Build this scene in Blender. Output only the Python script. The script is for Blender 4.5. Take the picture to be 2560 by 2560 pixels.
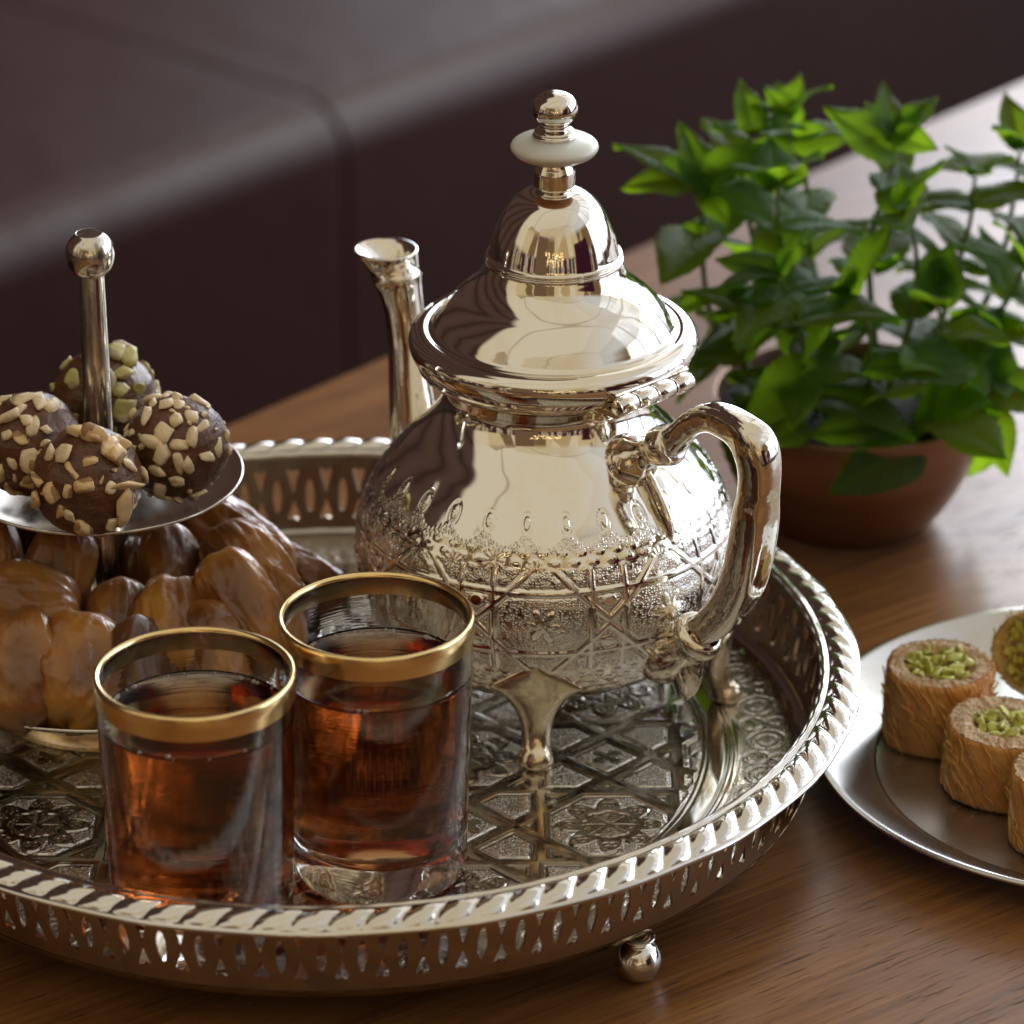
import bpy, bmesh, math, random
import numpy as np
from mathutils import Vector, Matrix, noise
from mathutils.geometry import tessellate_polygon
random.seed(7); np.random.seed(7)
PI = math.pi
SC = bpy.context.scene
COL = SC.collection
for o in list(bpy.data.objects): bpy.data.objects.remove(o)

# ------------------------------------------------------------------ camera
CAM = Vector((0.0562, -1.1125, 0.624)); PITCH = math.radians(25.3)
cd = bpy.data.cameras.new('camera'); cam = bpy.data.objects.new('camera', cd); COL.objects.link(cam)
cam.location = CAM; cam.rotation_euler = (PI/2 - PITCH, 0, 0)
cd.sensor_width = 36; cd.lens = 36*10000/2560; cd.clip_start = 0.05; cd.clip_end = 100
cd.dof.use_dof = True; cd.dof.focus_distance = 1.195; cd.dof.aperture_fstop = 11.3
SC.camera = cam
SC.view_settings.view_transform = 'Standard'; SC.view_settings.look = 'None'
SC.view_settings.exposure = 0.0; SC.view_settings.gamma = 1
SC.render.engine = 'CYCLES'
cy = SC.cycles
cy.max_bounces = 16; cy.transmission_bounces = 14; cy.glossy_bounces = 8; cy.diffuse_bounces = 4; cy.transparent_max_bounces = 12
cy.blur_glossy = 0.4; cy.sample_clamp_indirect = 6.0; cy.use_denoising = True
cy.caustics_reflective = False

# ------------------------------------------------------------------ node helpers
class NT:
    def __init__(s, nt): s.nt = nt
    def n(s, t, **k):
        nd = s.nt.nodes.new(t)
        for a, v in k.items(): setattr(nd, a, v)
        return nd
    def link(s, a, b): s.nt.links.new(a, b)
    def put(s, sock, v):
        if isinstance(v, bpy.types.NodeSocket): s.link(v, sock)
        elif v is not None:
            if hasattr(sock.default_value, '__len__') and not hasattr(v, '__len__'): v = (v, v, v)
            if hasattr(v, '__len__') and len(sock.default_value) == 4 and len(v) == 3: v = (*v, 1)
            sock.default_value = v
    def m(s, op, a, b=None, c=None, clamp=False):
        nd = s.n('ShaderNodeMath', operation=op, use_clamp=clamp)
        for i, v in enumerate((a, b, c)):
            if v is not None: s.put(nd.inputs[i], v)
        return nd.outputs[0]
    def smooth(s, x, a, b):
        nd = s.n('ShaderNodeMapRange', interpolation_type='SMOOTHSTEP'); s.put(nd.inputs[0], x)
        nd.inputs[1].default_value = a; nd.inputs[2].default_value = b
        return nd.outputs[0]
    def band(s, x, a, b, e=0.02):
        return s.m('MULTIPLY', s.smooth(x, a-e, a+e), s.m('SUBTRACT', 1.0, s.smooth(x, b-e, b+e)))
    def mix(s, f, a, b, blend='MIX'):
        nd = s.n('ShaderNodeMix', data_type='RGBA', blend_type=blend); s.put(nd.inputs[0], f); s.put(nd.inputs[6], a); s.put(nd.inputs[7], b)
        return nd.outputs[2]
    def ramp(s, f, stops, interp='LINEAR'):
        nd = s.n('ShaderNodeValToRGB'); cr = nd.color_ramp; cr.interpolation = interp
        while len(cr.elements) < len(stops): cr.elements.new(0.5)
        for e, (p, c) in zip(cr.elements, stops): e.position = p; e.color = (*c, 1) if len(c) == 3 else c
        s.put(nd.inputs[0], f); return nd.outputs[0]
    def noise(s, vec, scale, detail=3, rough=0.5, dist=0.0, dim='3D'):
        nd = s.n('ShaderNodeTexNoise', noise_dimensions=dim); s.put(nd.inputs['Vector'], vec)
        nd.inputs['Scale'].default_value = scale; nd.inputs['Detail'].default_value = detail
        nd.inputs['Roughness'].default_value = rough; nd.inputs['Distortion'].default_value = dist
        return nd.outputs[0]
    def vor(s, vec, scale, feature='F1', rnd=1.0):
        nd = s.n('ShaderNodeTexVoronoi', feature=feature); s.put(nd.inputs['Vector'], vec)
        nd.inputs['Scale'].default_value = scale; nd.inputs['Randomness'].default_value = rnd
        return nd
    def mapping(s, vec, scale=(1,1,1), rot=(0,0,0), loc=(0,0,0)):
        nd = s.n('ShaderNodeMapping'); s.put(nd.inputs[0], vec)
        nd.inputs[1].default_value = loc; nd.inputs[2].default_value = rot; nd.inputs[3].default_value = scale
        return nd.outputs[0]
    def bump(s, h, dist, strength=1.0, normal=None):
        nd = s.n('ShaderNodeBump'); s.put(nd.inputs['Height'], h); nd.inputs['Distance'].default_value = dist
        s.put(nd.inputs['Strength'], strength)
        if normal is not None: s.link(normal, nd.inputs['Normal'])
        return nd.outputs[0]
    def objco(s): return s.n('ShaderNodeTexCoord').outputs['Object']

def new_mat(name):
    m = bpy.data.materials.new(name); m.use_nodes = True
    m.node_tree.nodes.clear(); t = NT(m.node_tree)
    out = t.n('ShaderNodeOutputMaterial'); p = t.n('ShaderNodeBsdfPrincipled')
    t.link(p.outputs[0], out.inputs[0])
    return m, t, p, out

# ------------------------------------------------------------------ world: the daylit cafe room around the table (procedural environment)
W = bpy.data.worlds.new('World'); SC.world = W; W.use_nodes = True
W.node_tree.nodes.clear(); t = NT(W.node_tree)
wo = t.n('ShaderNodeOutputWorld'); bg = t.n('ShaderNodeBackground'); t.link(bg.outputs[0], wo.inputs[0])
gen = t.n('ShaderNodeTexCoord').outputs['Generated']
sp = t.n('ShaderNodeSeparateXYZ'); t.link(gen, sp.inputs[0])
dx, dy, dz = sp.outputs
az = t.m('DIVIDE', t.m('ARCTAN2', dx, dy), PI/180)          # 0 = away from camera, + to the right
el = t.m('DIVIDE', t.m('ARCSINE', dz), PI/180)
# ceiling: warm cream plaster panels with thin shadow gaps
cvec = t.n('ShaderNodeCombineXYZ'); t.put(cvec.inputs[0], t.m('DIVIDE', dx, t.m('MAXIMUM', dz, 0.12))); t.put(cvec.inputs[1], t.m('DIVIDE', dy, t.m('MAXIMUM', dz, 0.12)))
vc = t.vor(cvec.outputs[0], 0.42, 'F1', .8); vc.distance = 'CHEBYCHEV'
sc_ = t.n('ShaderNodeSeparateColor'); t.link(vc.outputs['Color'], sc_.inputs[0])
ceil = t.ramp(sc_.outputs[0], [(0.0, (.36,.27,.15)), (0.16, (.55,.44,.28)), (0.22, (.63,.52,.34)), (0.6, (.70,.60,.43)), (1.0, (.80,.73,.60))])
vl = t.n('ShaderNodeVectorMath', operation='DISTANCE'); t.link(cvec.outputs[0], vl.inputs[0]); vl.inputs[1].default_value = (.9, -2.6, 0)
ringd = t.m('ABSOLUTE', t.m('SUBTRACT', vl.outputs['Value'], 1.75)); ring2 = t.m('ABSOLUTE', t.m('SUBTRACT', vl.outputs['Value'], 2.6))
thin = t.m('SUBTRACT', 1.0, t.smooth(t.m('MINIMUM', ringd, ring2), .008, .022))
ceil = t.mix(t.m('MULTIPLY', thin, .55), ceil, (.22,.16,.09))
ceil = t.mix(t.m('MULTIPLY', t.smooth(dx, .22, .80), .75), ceil, (.80,.82,.86))
# walls behind the camera: cream plaster above, busy band of furniture, columns and lamps near the horizon
azv = t.n('ShaderNodeCombineXYZ'); t.put(azv.inputs[0], t.m('MULTIPLY', az, 0.16)); t.put(azv.inputs[1], t.m('MULTIPLY', el, 0.018))
stripe = t.noise(azv.outputs[0], 1.0, 4, 0.7)
busy = t.ramp(stripe, [(0.0, (.012,.007,.006)), (0.38, (.03,.016,.012)), (0.42, (.075,.022,.035)), (0.50, (.05,.012,.022)), (0.52, (.45,.33,.18)), (0.58, (.62,.55,.42)), (0.60, (.06,.035,.02)), (0.66, (.30,.17,.06)), (0.70, (1.3,.95,.55)), (0.74, (.05,.03,.02)), (1.0, (.25,.16,.08))], 'LINEAR')
azs = t.n('ShaderNodeCombineXYZ'); t.put(azs.inputs[0], t.m('MULTIPLY', az, 0.07)); t.put(azs.inputs[1], t.m('MULTIPLY', el, 0.02))
wcell = t.vor(azs.outputs[0], 1.0); wsc = t.n('ShaderNodeSeparateColor'); t.link(wcell.outputs['Color'], wsc.inputs[0])
wallc = t.ramp(wsc.outputs[1], [(0.0, (.20,.13,.06)), (0.30, (.50,.37,.19)), (0.5, (.64,.50,.28)), (0.75, (.72,.61,.42))], 'CONSTANT')
wall = t.mix(t.smooth(el, 9.0, 13.0), busy, wallc)
# pendant / chandelier sparkle behind the camera
lampv = t.n('ShaderNodeCombineXYZ'); t.put(lampv.inputs[0], az); t.put(lampv.inputs[1], el)
lv = t.vor(lampv.outputs[0], 0.6)
spark = t.m('SUBTRACT', 1.0, t.smooth(lv.outputs['Distance'], 0.18, 0.34))
absaz = t.m('ABSOLUTE', az)
inl = t.m('MULTIPLY', t.band(el, 8.0, 17.0, 1.0), t.band(t.m('ABSOLUTE', t.m('SUBTRACT', absaz, 178.0)), -1, 15.0, 1.0))
room = t.mix(t.smooth(el, 26.0, 34.0), wall, ceil)
drape = t.m('MULTIPLY', t.band(az, 112.0, 141.0, 1.0), t.band(el, -20.0, 21.0, 1.0))
room = t.mix(drape, room, (.040,.010,.019))
dark2 = t.m('MULTIPLY', t.band(az, -168.0, -146.0, .6), t.band(el, -20.0, 30.0, .6))
room = t.mix(dark2, room, (.16,.10,.055))
dim = t.n('ShaderNodeVectorMath', operation='SCALE'); t.link(room, dim.inputs[0]); dim.inputs[3].default_value = .86; room = dim.outputs[0]
room = t.mix(t.m('MULTIPLY', spark, inl), room, (6.0, 3.9, 1.7))
# dark wooden side of the room: away from the camera and to the left
wv = t.n('ShaderNodeTexWave', wave_type='BANDS', bands_direction='X', wave_profile='SIN')
wvv = t.n('ShaderNodeCombineXYZ'); t.put(wvv.inputs[0], t.m('ADD', t.m('MULTIPLY', az, 0.020), t.m('MULTIPLY', el, 0.012))); t.put(wvv.inputs[1], t.m('MULTIPLY', el, 0.02))
t.link(wvv.outputs[0], wv.inputs['Vector']); wv.inputs['Scale'].default_value = 1.0; wv.inputs['Distortion'].default_value = .8
dark = t.ramp(wv.outputs[1], [(0.0, (.034,.019,.015)), (0.10, (.050,.028,.022)), (0.4, (.062,.035,.028)), (1.0, (.072,.041,.032))])
dmask = t.m('MULTIPLY', t.m('SUBTRACT', 1.0, t.smooth(t.m('ABSOLUTE', t.m('ADD', az, 49.0)), 46.0, 52.0)), t.m('SUBTRACT', 1.0, t.smooth(el, 62.0, 68.0)))
room = t.mix(dmask, room, dark)
# floor
room = t.mix(t.smooth(el, -6.0, -2.0), t.mix(t.noise(gen, 4.0, 2), (.018,.011,.008), (.03,.017,.012)), room)
# tall windows on the right, cool daylight through a street view
wx = t.m('MODULO', t.m('ADD', az, 200.0), 21.0)
mull = t.m('SUBTRACT', 1.0, t.band(wx, 8.4, 11.0, 0.25))
wy = t.m('SUBTRACT', 1.0, t.m('MULTIPLY', t.smooth(el, 27.0, 28.5), .88))
sky = t.mix(t.smooth(el, 0.0, 22.0), (.52,.60,.72), (1.0,1.06,1.16))
stv = t.n('ShaderNodeCombineXYZ'); t.put(stv.inputs[0], t.m('MULTIPLY', az, 0.11)); t.put(stv.inputs[1], t.m('MULTIPLY', el, 0.05))
sky = t.mix(t.smooth(t.noise(stv.outputs[0], 1.0, 3), 0.44, 0.62), sky, t.mix(0.55, sky, (.25,.28,.34)))
win = t.n('ShaderNodeVectorMath', operation='SCALE'); t.link(sky, win.inputs[0]); t.put(win.inputs[3], 4.7)
wm = t.m('MULTIPLY', t.m('MULTIPLY', t.band(az, 1.0, 98.0, 2.5), t.band(el, -1.0, 47.0, 1.0)), t.m('MULTIPLY', mull, wy))
room = t.mix(wm, room, win.outputs[0])
t.link(room, bg.inputs[0]); bg.inputs[1].default_value = 1.0
W.cycles.sampling_method = 'MANUAL'; W.cycles.sample_map_resolution = 1024

# the near window pane: a large soft daylight source behind and to the right
ld_ = bpy.data.lights.new('window_light', 'AREA'); ld_.shape = 'RECTANGLE'; ld_.size = 1.0; ld_.size_y = .62; ld_.energy = 15; ld_.color = (.93, .96, 1.0)
lo_ = bpy.data.objects.new('window_light', ld_); COL.objects.link(lo_); lo_.location = (.80, 1.65, .52)
lo_.rotation_euler = (Vector((.10, .05, .04))-Vector(lo_.location)).to_track_quat('-Z', 'Y').to_euler()

# ------------------------------------------------------------------ object helpers
def link(name, me, mat=None, parent=None, loc=None, rot=None):
    o = bpy.data.objects.new(name, me); COL.objects.link(o)
    if mat is not None and me is not None and not me.materials: me.materials.append(mat)
    if parent is not None: o.parent = parent
    if loc is not None: o.location = loc
    if rot is not None: o.rotation_euler = rot
    return o
def thing(name, label, cat, loc=(0,0,0), rot=(0,0,0), group=None):
    o = link(name, None, None, None, loc, rot); o.empty_display_size = 0.01
    return tag(o, label, cat, group)
def tag(o, label, cat, group=None):
    o['label'] = label; o['category'] = cat
    if group: o['group'] = group
    return o
def np_mesh(name, V, Q, smooth=True, attrs=None):
    V = np.asarray(V, np.float32); me = bpy.data.meshes.new(name)
    if isinstance(Q, np.ndarray) and Q.ndim == 2:
        k = Q.shape[1]; me.vertices.add(len(V)); me.vertices.foreach_set('co', V.ravel())
        me.loops.add(Q.size); me.loops.foreach_set('vertex_index', Q.astype(np.int32).ravel())
        me.polygons.add(len(Q)); me.polygons.foreach_set('loop_start', np.arange(0, Q.size, k, dtype=np.int32))
        try: me.polygons.foreach_set('loop_total', np.full(len(Q), k, np.int32))
        except Exception: pass
    else: me.from_pydata([tuple(map(float, v)) for v in V], [], [tuple(map(int, q)) for q in Q])
    if attrs:
        for an, av in attrs.items():
            a = me.attributes.new(an, 'FLOAT', 'POINT'); a.data.foreach_set('value', np.asarray(av, np.float32).ravel())
    me.update(calc_edges=True); me.validate()
    me.polygons.foreach_set('use_smooth', np.full(len(me.polygons), smooth)); me.update()
    return me
def outward(me):
    bm = bmesh.new(); bm.from_mesh(me); bmesh.ops.remove_doubles(bm, verts=bm.verts, dist=1e-6); bmesh.ops.recalc_face_normals(bm, faces=bm.faces)
    if bm.calc_volume(signed=True) < 0: bmesh.ops.reverse_faces(bm, faces=bm.faces)
    bm.to_mesh(me); bm.free(); return me
def grid_quads(nu, nv, wrapu=False, wrapv=False, flip=False):
    I = np.arange(nu*nv).reshape(nu, nv)
    A = np.concatenate([I, I[:1]], 0) if wrapu else I
    A = np.concatenate([A, A[:, :1]], 1) if wrapv else A
    q = np.stack([A[:-1,:-1], A[1:,:-1], A[1:,1:], A[:-1,1:]], -1).reshape(-1, 4)
    return q[:, ::-1] if flip else q
def crspline(P, k=8):
    P = np.asarray(P, float); n = np.vstack([2*P[0]-P[1], P, 2*P[-1]-P[-2]]); out = []
    tt = np.linspace(0, 1, k, endpoint=False)[:, None]
    for i in range(1, len(n)-2):
        a, b, c, d = n[i-1:i+3]
        out.append(.5*((2*b)+(-a+c)*tt+(2*a-5*b+4*c-d)*tt*tt+(-a+3*b-3*c+d)*tt**3))
    return np.vstack(out+[n[-2:-1]])
def lathe(name, prof, nth=96, k=0, cx=0, cy=0, closed=False, disp=None):
    """revolve (r, z); outward normals when the profile runs from bottom to top on the outside"""
    p = np.asarray(prof, float)
    if k: p = crspline(p, k); p[:, 0] = np.maximum(p[:, 0], 0)
    th = np.linspace(0, 2*PI, nth, endpoint=False)
    r = p[:, 0][:, None]*np.ones(nth); z = p[:, 1][:, None]*np.ones(nth)
    if disp is not None: r, z = disp(r, z, th[None, :]*np.ones_like(r))
    V = np.stack([cx + r*np.cos(th), cy + r*np.sin(th), z], -1).reshape(-1, 3)
    return np_mesh(name, V, grid_quads(len(p), nth, closed, True, True))
def tube(name, path, rad, nside=20, flat=None, ref=Vector((0,0,1)), cap=True, power=2.0, twist=None):
    """sweep an ellipse (rad = list of (a, b) or r) along a path; a lies along `side`, b along `up`"""
    P = [Vector(p) for p in path]; V = []; n = len(P)
    up0 = None
    for i in range(n):
        tg = (P[min(i+1, n-1)] - P[max(i-1, 0)]).normalized()
        side = tg.cross(ref)
        if side.length < 1e-5: side = tg.cross(Vector((1,0,0)))
        side.normalize(); up = side.cross(tg).normalized()
        a, b = rad[i] if hasattr(rad[i], '__len__') else (rad[i], rad[i])
        for j in range(nside):
            c, s = math.cos(2*PI*j/nside), math.sin(2*PI*j/nside)
            if power != 2.0:
                c = math.copysign(abs(c)**(2/power), c); s = math.copysign(abs(s)**(2/power), s)
            V.append(P[i] + side*(a*c) + up*(b*s))
    F = [tuple(q) for q in grid_quads(n, nside, False, True, True)]
    if cap: F.append(tuple(range(nside))); F.append(tuple(range((n-1)*nside, n*nside))[::-1])
    return np_mesh(name, np.array([tuple(v) for v in V]), F)
def join_meshes(name, parts, smooth=True):
    V = []; F = []; o = 0
    for v, f in parts:
        V.append(np.asarray(v, float)); F += [tuple(int(i)+o for i in q) for q in f]; o += len(v)
    return np_mesh(name, np.vstack(V), F, smooth)
def sstep(x, a, b):
    tt = np.clip((x-a)/(b-a), 0, 1); return tt*tt*(3-2*tt)
def groove(d, w): return np.exp(-(d/w)**2)

# pixel of the reference (1932 wide) -> ray, used only to work out real positions
FP = 10000*1932/2560
def ray(px, py):
    x = (px-966)/FP; y = -(py-966)/FP
    return Vector((x, math.cos(PITCH)+y*math.sin(PITCH), -math.sin(PITCH)+y*math.cos(PITCH)))
def at(px, py, z):
    d = ray(px, py); return CAM + d*((z-CAM.z)/d.z)
def at_y(px, py, y):
    d = ray(px, py); return CAM + d*((y-CAM.y)/d.y)

# ------------------------------------------------------------------ materials
def silver(name, col=(.88,.83,.75), rough=.07, stip=None, scr=.06, tarnish=0.0, tcol=(.10,.07,.05), stip_scale=1400, stip_amp=.00012, bumpn=0.0, stip_rough=.06, stip_col=.9):
    m, t, p, out = new_mat(name)
    co = t.objco()
    p.inputs['Metallic'].default_value = 1.0
    n1 = t.noise(co, 60, 4, .6); n2 = t.noise(t.mapping(co, (1, 1, .15)), 900, 2, .6)
    r = t.m('ADD', rough*.6, t.m('ADD', t.m('MULTIPLY', n1, scr), t.m('MULTIPLY', n2, scr*.7)))
    c = t.mix(t.smooth(t.noise(co, 35, 5, .65), .45, .75), col, tuple(x*y for x, y in zip(col, (.93, .89, .80))))
    if tarnish:
        tm = t.m('MULTIPLY', t.smooth(t.noise(t.mapping(co, (1,1,.22)), 190, 6, .7), .50, .62), tarnish)
        c = t.mix(tm, c, tcol); r = t.m('ADD', r, t.m('MULTIPLY', tm, .25))
    nrm = None
    if bumpn: nrm = t.bump(t.noise(co, 80, 3, .5), bumpn)
    if stip:
        at_ = t.n('ShaderNodeAttribute', attribute_name='stip').outputs['Fac']
        v = t.vor(co, stip_scale, 'F1', .7)
        h = t.smooth(v.outputs['Distance'], .15, .55)
        nrm = t.bump(t.m('MULTIPLY', h, at_), stip_amp, 1.0, nrm)
        r = t.m('ADD', r, t.m('MULTIPLY', at_, stip_rough))
        c = t.mix(t.m('MULTIPLY', at_, .9), c, tuple(min(.95, x*stip_col) for x in col))
    if nrm is not None: t.link(nrm, p.inputs['Normal'])
    t.put(p.inputs['Base Color'], c); t.put(p.inputs['Roughness'], r)
    return m
M_POT = silver('teapot_silver', (.88,.845,.78), .045, True, .035, stip_scale=1150, stip_amp=.00022)
M_POTCAST = silver('cast_silver', (.84,.80,.73), .07, None, .05, bumpn=.0006)
M_SPOUT = silver('spout_silver', (.86,.82,.75), .06, None, .04, bumpn=.00012)
M_LEG = silver('leg_silver', (.82,.72,.55), .14, None, .10, .35, (.28,.19,.11), bumpn=.0006)
M_TRAY = silver('tray_silver', (.43,.415,.385), .06, True, .06, stip_scale=1250, stip_amp=.00042, stip_rough=.18, stip_col=1.75)
M_RIM = silver('rim_silver', (.76,.745,.72), .09, None, .05)
M_WALL = silver('tray_wall_metal', (.42,.34,.26), .13, None, .10)
M_STAND = silver('stand_metal', (.78,.75,.69), .10, None, .10, .62, (.10,.075,.055))
M_DISH = silver('dish_metal', (.78,.75,.69), .13, None, .12, .25, (.28,.22,.15))
M_BRASS = silver('worn_brass_edge', (.86,.70,.44), .22, None, .12)
M_STEEL = silver('brushed_steel', (.64,.64,.65), .36, None, .08)

def plain(name, col, rough=.5, **k):
    m, t, p, out = new_mat(name)
    t.put(p.inputs['Base Color'], col); p.inputs['Roughness'].default_value = rough
    for a, v in k.items(): t.put(p.inputs[a.replace('_', ' ')], v)
    return m
# walnut table
m, t, p, out = new_mat('walnut_wood'); M_WOOD = m
co = t.mapping(t.objco(), (1,1,1), (0, 0, math.radians(-36)))
g1 = t.noise(t.mapping(co, (3.0, 55, 1)), 1.0, 4, .6, .4)
g2 = t.noise(t.mapping(co, (14, 520, 1)), 1.0, 3, .65)
g3 = t.noise(t.mapping(co, (1.6, 9, 1)), 1.0, 2, .5)
gg = t.m('ADD', t.m('MULTIPLY', g1, .55), t.m('ADD', t.m('MULTIPLY', g2, .42), t.m('MULTIPLY', g3, .25)))
c = t.ramp(gg, [(.30, (.050,.019,.0055)), (.50, (.155,.062,.017)), (.66, (.29,.125,.036)), (.85, (.41,.195,.066))])
pore = t.smooth(t.noise(t.mapping(co, (48, 1000, 1)), 1.0, 2, .6), .60, .70)
c = t.mix(t.m('MULTIPLY', pore, .78), c, (.035,.012,.005))
t.put(p.inputs['Base Color'], c)
t.put(p.inputs['Roughness'], t.m('ADD', .26, t.m('MULTIPLY', g2, .16)))
p.inputs['Specular IOR Level'].default_value = .5
t.link(t.bump(t.m('SUBTRACT', g2, pore), .00012), p.inputs['Normal'])
# leather
m, t, p, out = new_mat('brown_leather'); M_LEATHER = m
co = t.objco()
c = t.mix(t.noise(co, 3.5, 3), (.026,.0072,.0054), (.039,.0122,.0092))
t.put(p.inputs['Base Color'], c); p.inputs['Roughness'].default_value = .42; p.inputs['Specular IOR Level'].default_value = .22
t.link(t.bump(t.m('ADD', t.noise(co, 14, 3), t.m('MULTIPLY', t.vor(co, 420).outputs[0], .08)), .003, .5), p.inputs['Normal'])
M_FLOOR = plain('dark_floor', (.02,.012,.01), .5)
# glass / tea / gold
m, t, p, out = new_mat('clear_glass'); M_GLASS = m
g = t.n('ShaderNodeBsdfGlass'); g.inputs['IOR'].default_value = 1.5; g.inputs['Roughness'].default_value = 0.0
t.put(g.inputs[0], (.985,.99,.985)); t.link(g.outputs[0], out.inputs[0])
t.link(t.bump(t.noise(t.mapping(t.objco(), (.25,.25,9)), 70, 3, .6), .00008, .5), g.inputs['Normal'])
m, t, p, out = new_mat('black_tea'); M_TEA = m
g = t.n('ShaderNodeBsdfGlass'); g.inputs['IOR'].default_value = 1.33; g.inputs['Roughness'].default_value = 0.0
t.link(g.outputs[0], out.inputs[0])
va = t.n('ShaderNodeVolumeAbsorption'); t.put(va.inputs[0], (.79,.45,.04)); va.inputs[1].default_value = 90
t.link(va.outputs[0], out.inputs[1])
M_GOLD = silver('gold_band', (.97,.75,.38), .22, None, .08)
m, t, p, out = new_mat('bubble_film'); M_BUB = m
tr0 = t.n('ShaderNodeBsdfTransparent'); mx0 = t.n('ShaderNodeMixShader'); mx0.inputs[0].default_value = .45; t.put(p.inputs['Base Color'], (.8,.76,.7)); p.inputs['Roughness'].default_value = .08; t.link(tr0.outputs[0], mx0.inputs[1]); t.link(p.outputs[0], mx0.inputs[2]); t.link(mx0.outputs[0], out.inputs[0])
# bone disc
M_BONE = plain('white_bone', (.80,.76,.70), .28, Subsurface_Weight=.25)
# dates
def date_mat(name, a, b, d):
    m, t, p, out = new_mat(name); co = t.objco()
    n1 = t.noise(co, 38, 2, .5); n2 = t.noise(co, 200, 3, .6)
    c = t.ramp(t.m('ADD', t.m('MULTIPLY', n1, .9), t.m('MULTIPLY', n2, .1)), [(.30, d), (.44, a), (.62, b)])
    tip = t.n('ShaderNodeAttribute', attribute_name='tip').outputs['Fac']
    c = t.mix(tip, c, (.045,.018,.008))
    dn = t.n('ShaderNodeAttribute', attribute_name='dent').outputs['Fac']
    c = t.mix(t.m('MULTIPLY', dn, .6), c, d)
    speck = t.smooth(t.noise(co, 900, 2, .5), .70, .78)
    c = t.mix(t.m('MULTIPLY', speck, .25), c, (.35,.25,.15))
    t.put(p.inputs['Base Color'], c)
    t.put(p.inputs['Roughness'], t.m('ADD', .26, t.m('MULTIPLY', n1, .40)))
    p.inputs['Subsurface Weight'].default_value = .14; p.inputs['Subsurface Radius'].default_value = (.009,.003,.001); p.inputs['Subsurface Scale'].default_value = .5
    p.inputs['Coat Weight'].default_value = .55; p.inputs['Coat Roughness'].default_value = .16
    fw_ = t.m('ABSOLUTE', t.m('SUBTRACT', t.noise(t.mapping(co, (1,1,.4)), 150, 3, .55, .6), .5))
    t.link(t.bump(t.m('ADD', t.m('MULTIPLY', fw_, .35), t.m('ADD', t.m('MULTIPLY', t.noise(co, 75, 3), 1.2), t.m('MULTIPLY', t.noise(co, 1500, 2), .10))), .0016, .6), p.inputs['Normal'])
    return m
M_DATE = [date_mat('date_skin_amber', (.39,.150,.020), (.58,.270,.046), (.14,.042,.009)),
          date_mat('date_skin_brown', (.28,.102,.017), (.46,.200,.038), (.095,.030,.008)),
          date_mat('date_skin_dark', (.13,.046,.014), (.24,.092,.027), (.050,.018,.008))]
# truffle paste and nuts
m, t, p, out = new_mat('date_paste'); M_PASTE = m; co = t.objco()
c = t.ramp(t.noise(co, 160, 5, .65), [(.3, (.066,.025,.011)), (.6, (.135,.053,.022)), (.75, (.22,.092,.036))])
fl = t.smooth(t.noise(co, 700, 2), .68, .74); c = t.mix(t.m('MULTIPLY', fl, .5), c, (.40,.22,.09))
t.put(p.inputs['Base Color'], c); p.inputs['Roughness'].default_value = .40; p.inputs['Coat Weight'].default_value = .1
p.inputs['Subsurface Weight'].default_value = .08; p.inputs['Subsurface Radius'].default_value = (.003,.001,.0005)
t.link(t.bump(t.m('ADD', t.noise(co, 300, 4, .6), t.m('MULTIPLY', t.noise(t.mapping(co, (1,1,4)), 90, 3), 1.5)), .0012, .6), p.inputs['Normal'])
def nut_mat(name, a, b, skin=None, sk=0.0):
    m, t, p, out = new_mat(name); co = t.objco()
    rnd = t.n('ShaderNodeObjectInfo').outputs['Random']
    c = t.mix(t.noise(co, 500, 4, .6), a, b); c = t.mix(t.m('MULTIPLY', rnd, .35), c, tuple(x*.72 for x in b))
    if skin: c = t.mix(t.m('MULTIPLY', t.smooth(t.noise(co, 210, 2), .52, .56), sk), c, skin)
    t.put(p.inputs['Base Color'], c); p.inputs['Roughness'].default_value = .5
    p.inputs['Subsurface Weight'].default_value = .15; p.inputs['Subsurface Radius'].default_value = (.003,.0018,.0008)
    t.link(t.bump(t.noise(co, 900, 3, .6), .0006, .6), p.inputs['Normal'])
    return m
M_PEANUT = nut_mat('peanut_flesh', (.88,.68,.40), (.93,.80,.56))
M_ROAST = nut_mat('roasted_hazelnut', (.78,.50,.22), (.88,.66,.36), (.20,.070,.028), .7)
M_PISTN = nut_mat('pistachio_flesh', (.52,.50,.16), (.66,.56,.22), (.22,.10,.12), .5)
M_PIST = nut_mat('chopped_pistachio', (.42,.48,.05), (.70,.66,.16), (.20,.10,.07), .6)
# baklava pastry
m, t, p, out = new_mat('baked_pastry'); M_PASTRY = m; co = t.objco()
ht = t.n('ShaderNodeAttribute', attribute_name='h').outputs['Fac']
c = t.ramp(t.m('ADD', t.m('MULTIPLY', t.noise(co, 130, 4, .6), .55), t.m('MULTIPLY', ht, .48)), [(.2, (.22,.062,.010)), (.5, (.68,.29,.055)), (.85, (.90,.55,.17))])
t.put(p.inputs['Base Color'], c); p.inputs['Roughness'].default_value = .33
p.inputs['Subsurface Weight'].default_value = .12; p.inputs['Subsurface Radius'].default_value = (.004,.0015,.0006); p.inputs['Coat Weight'].default_value = .4; p.inputs['Coat Roughness'].default_value = .25
m, t, p, out = new_mat('pastry_crumb'); M_CRUMB = m; co = t.objco()
c = t.mix(t.noise(co, 700, 4, .7), (.46,.26,.11), (.68,.47,.24)); t.put(p.inputs['Base Color'], c); p.inputs['Roughness'].default_value = .5
p.inputs['Subsurface Weight'].default_value = .1; p.inputs['Subsurface Radius'].default_value = (.003,.0015,.0006)
t.link(t.bump(t.noise(co, 1100, 3, .7), .0012, .8), p.inputs['Normal'])
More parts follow.
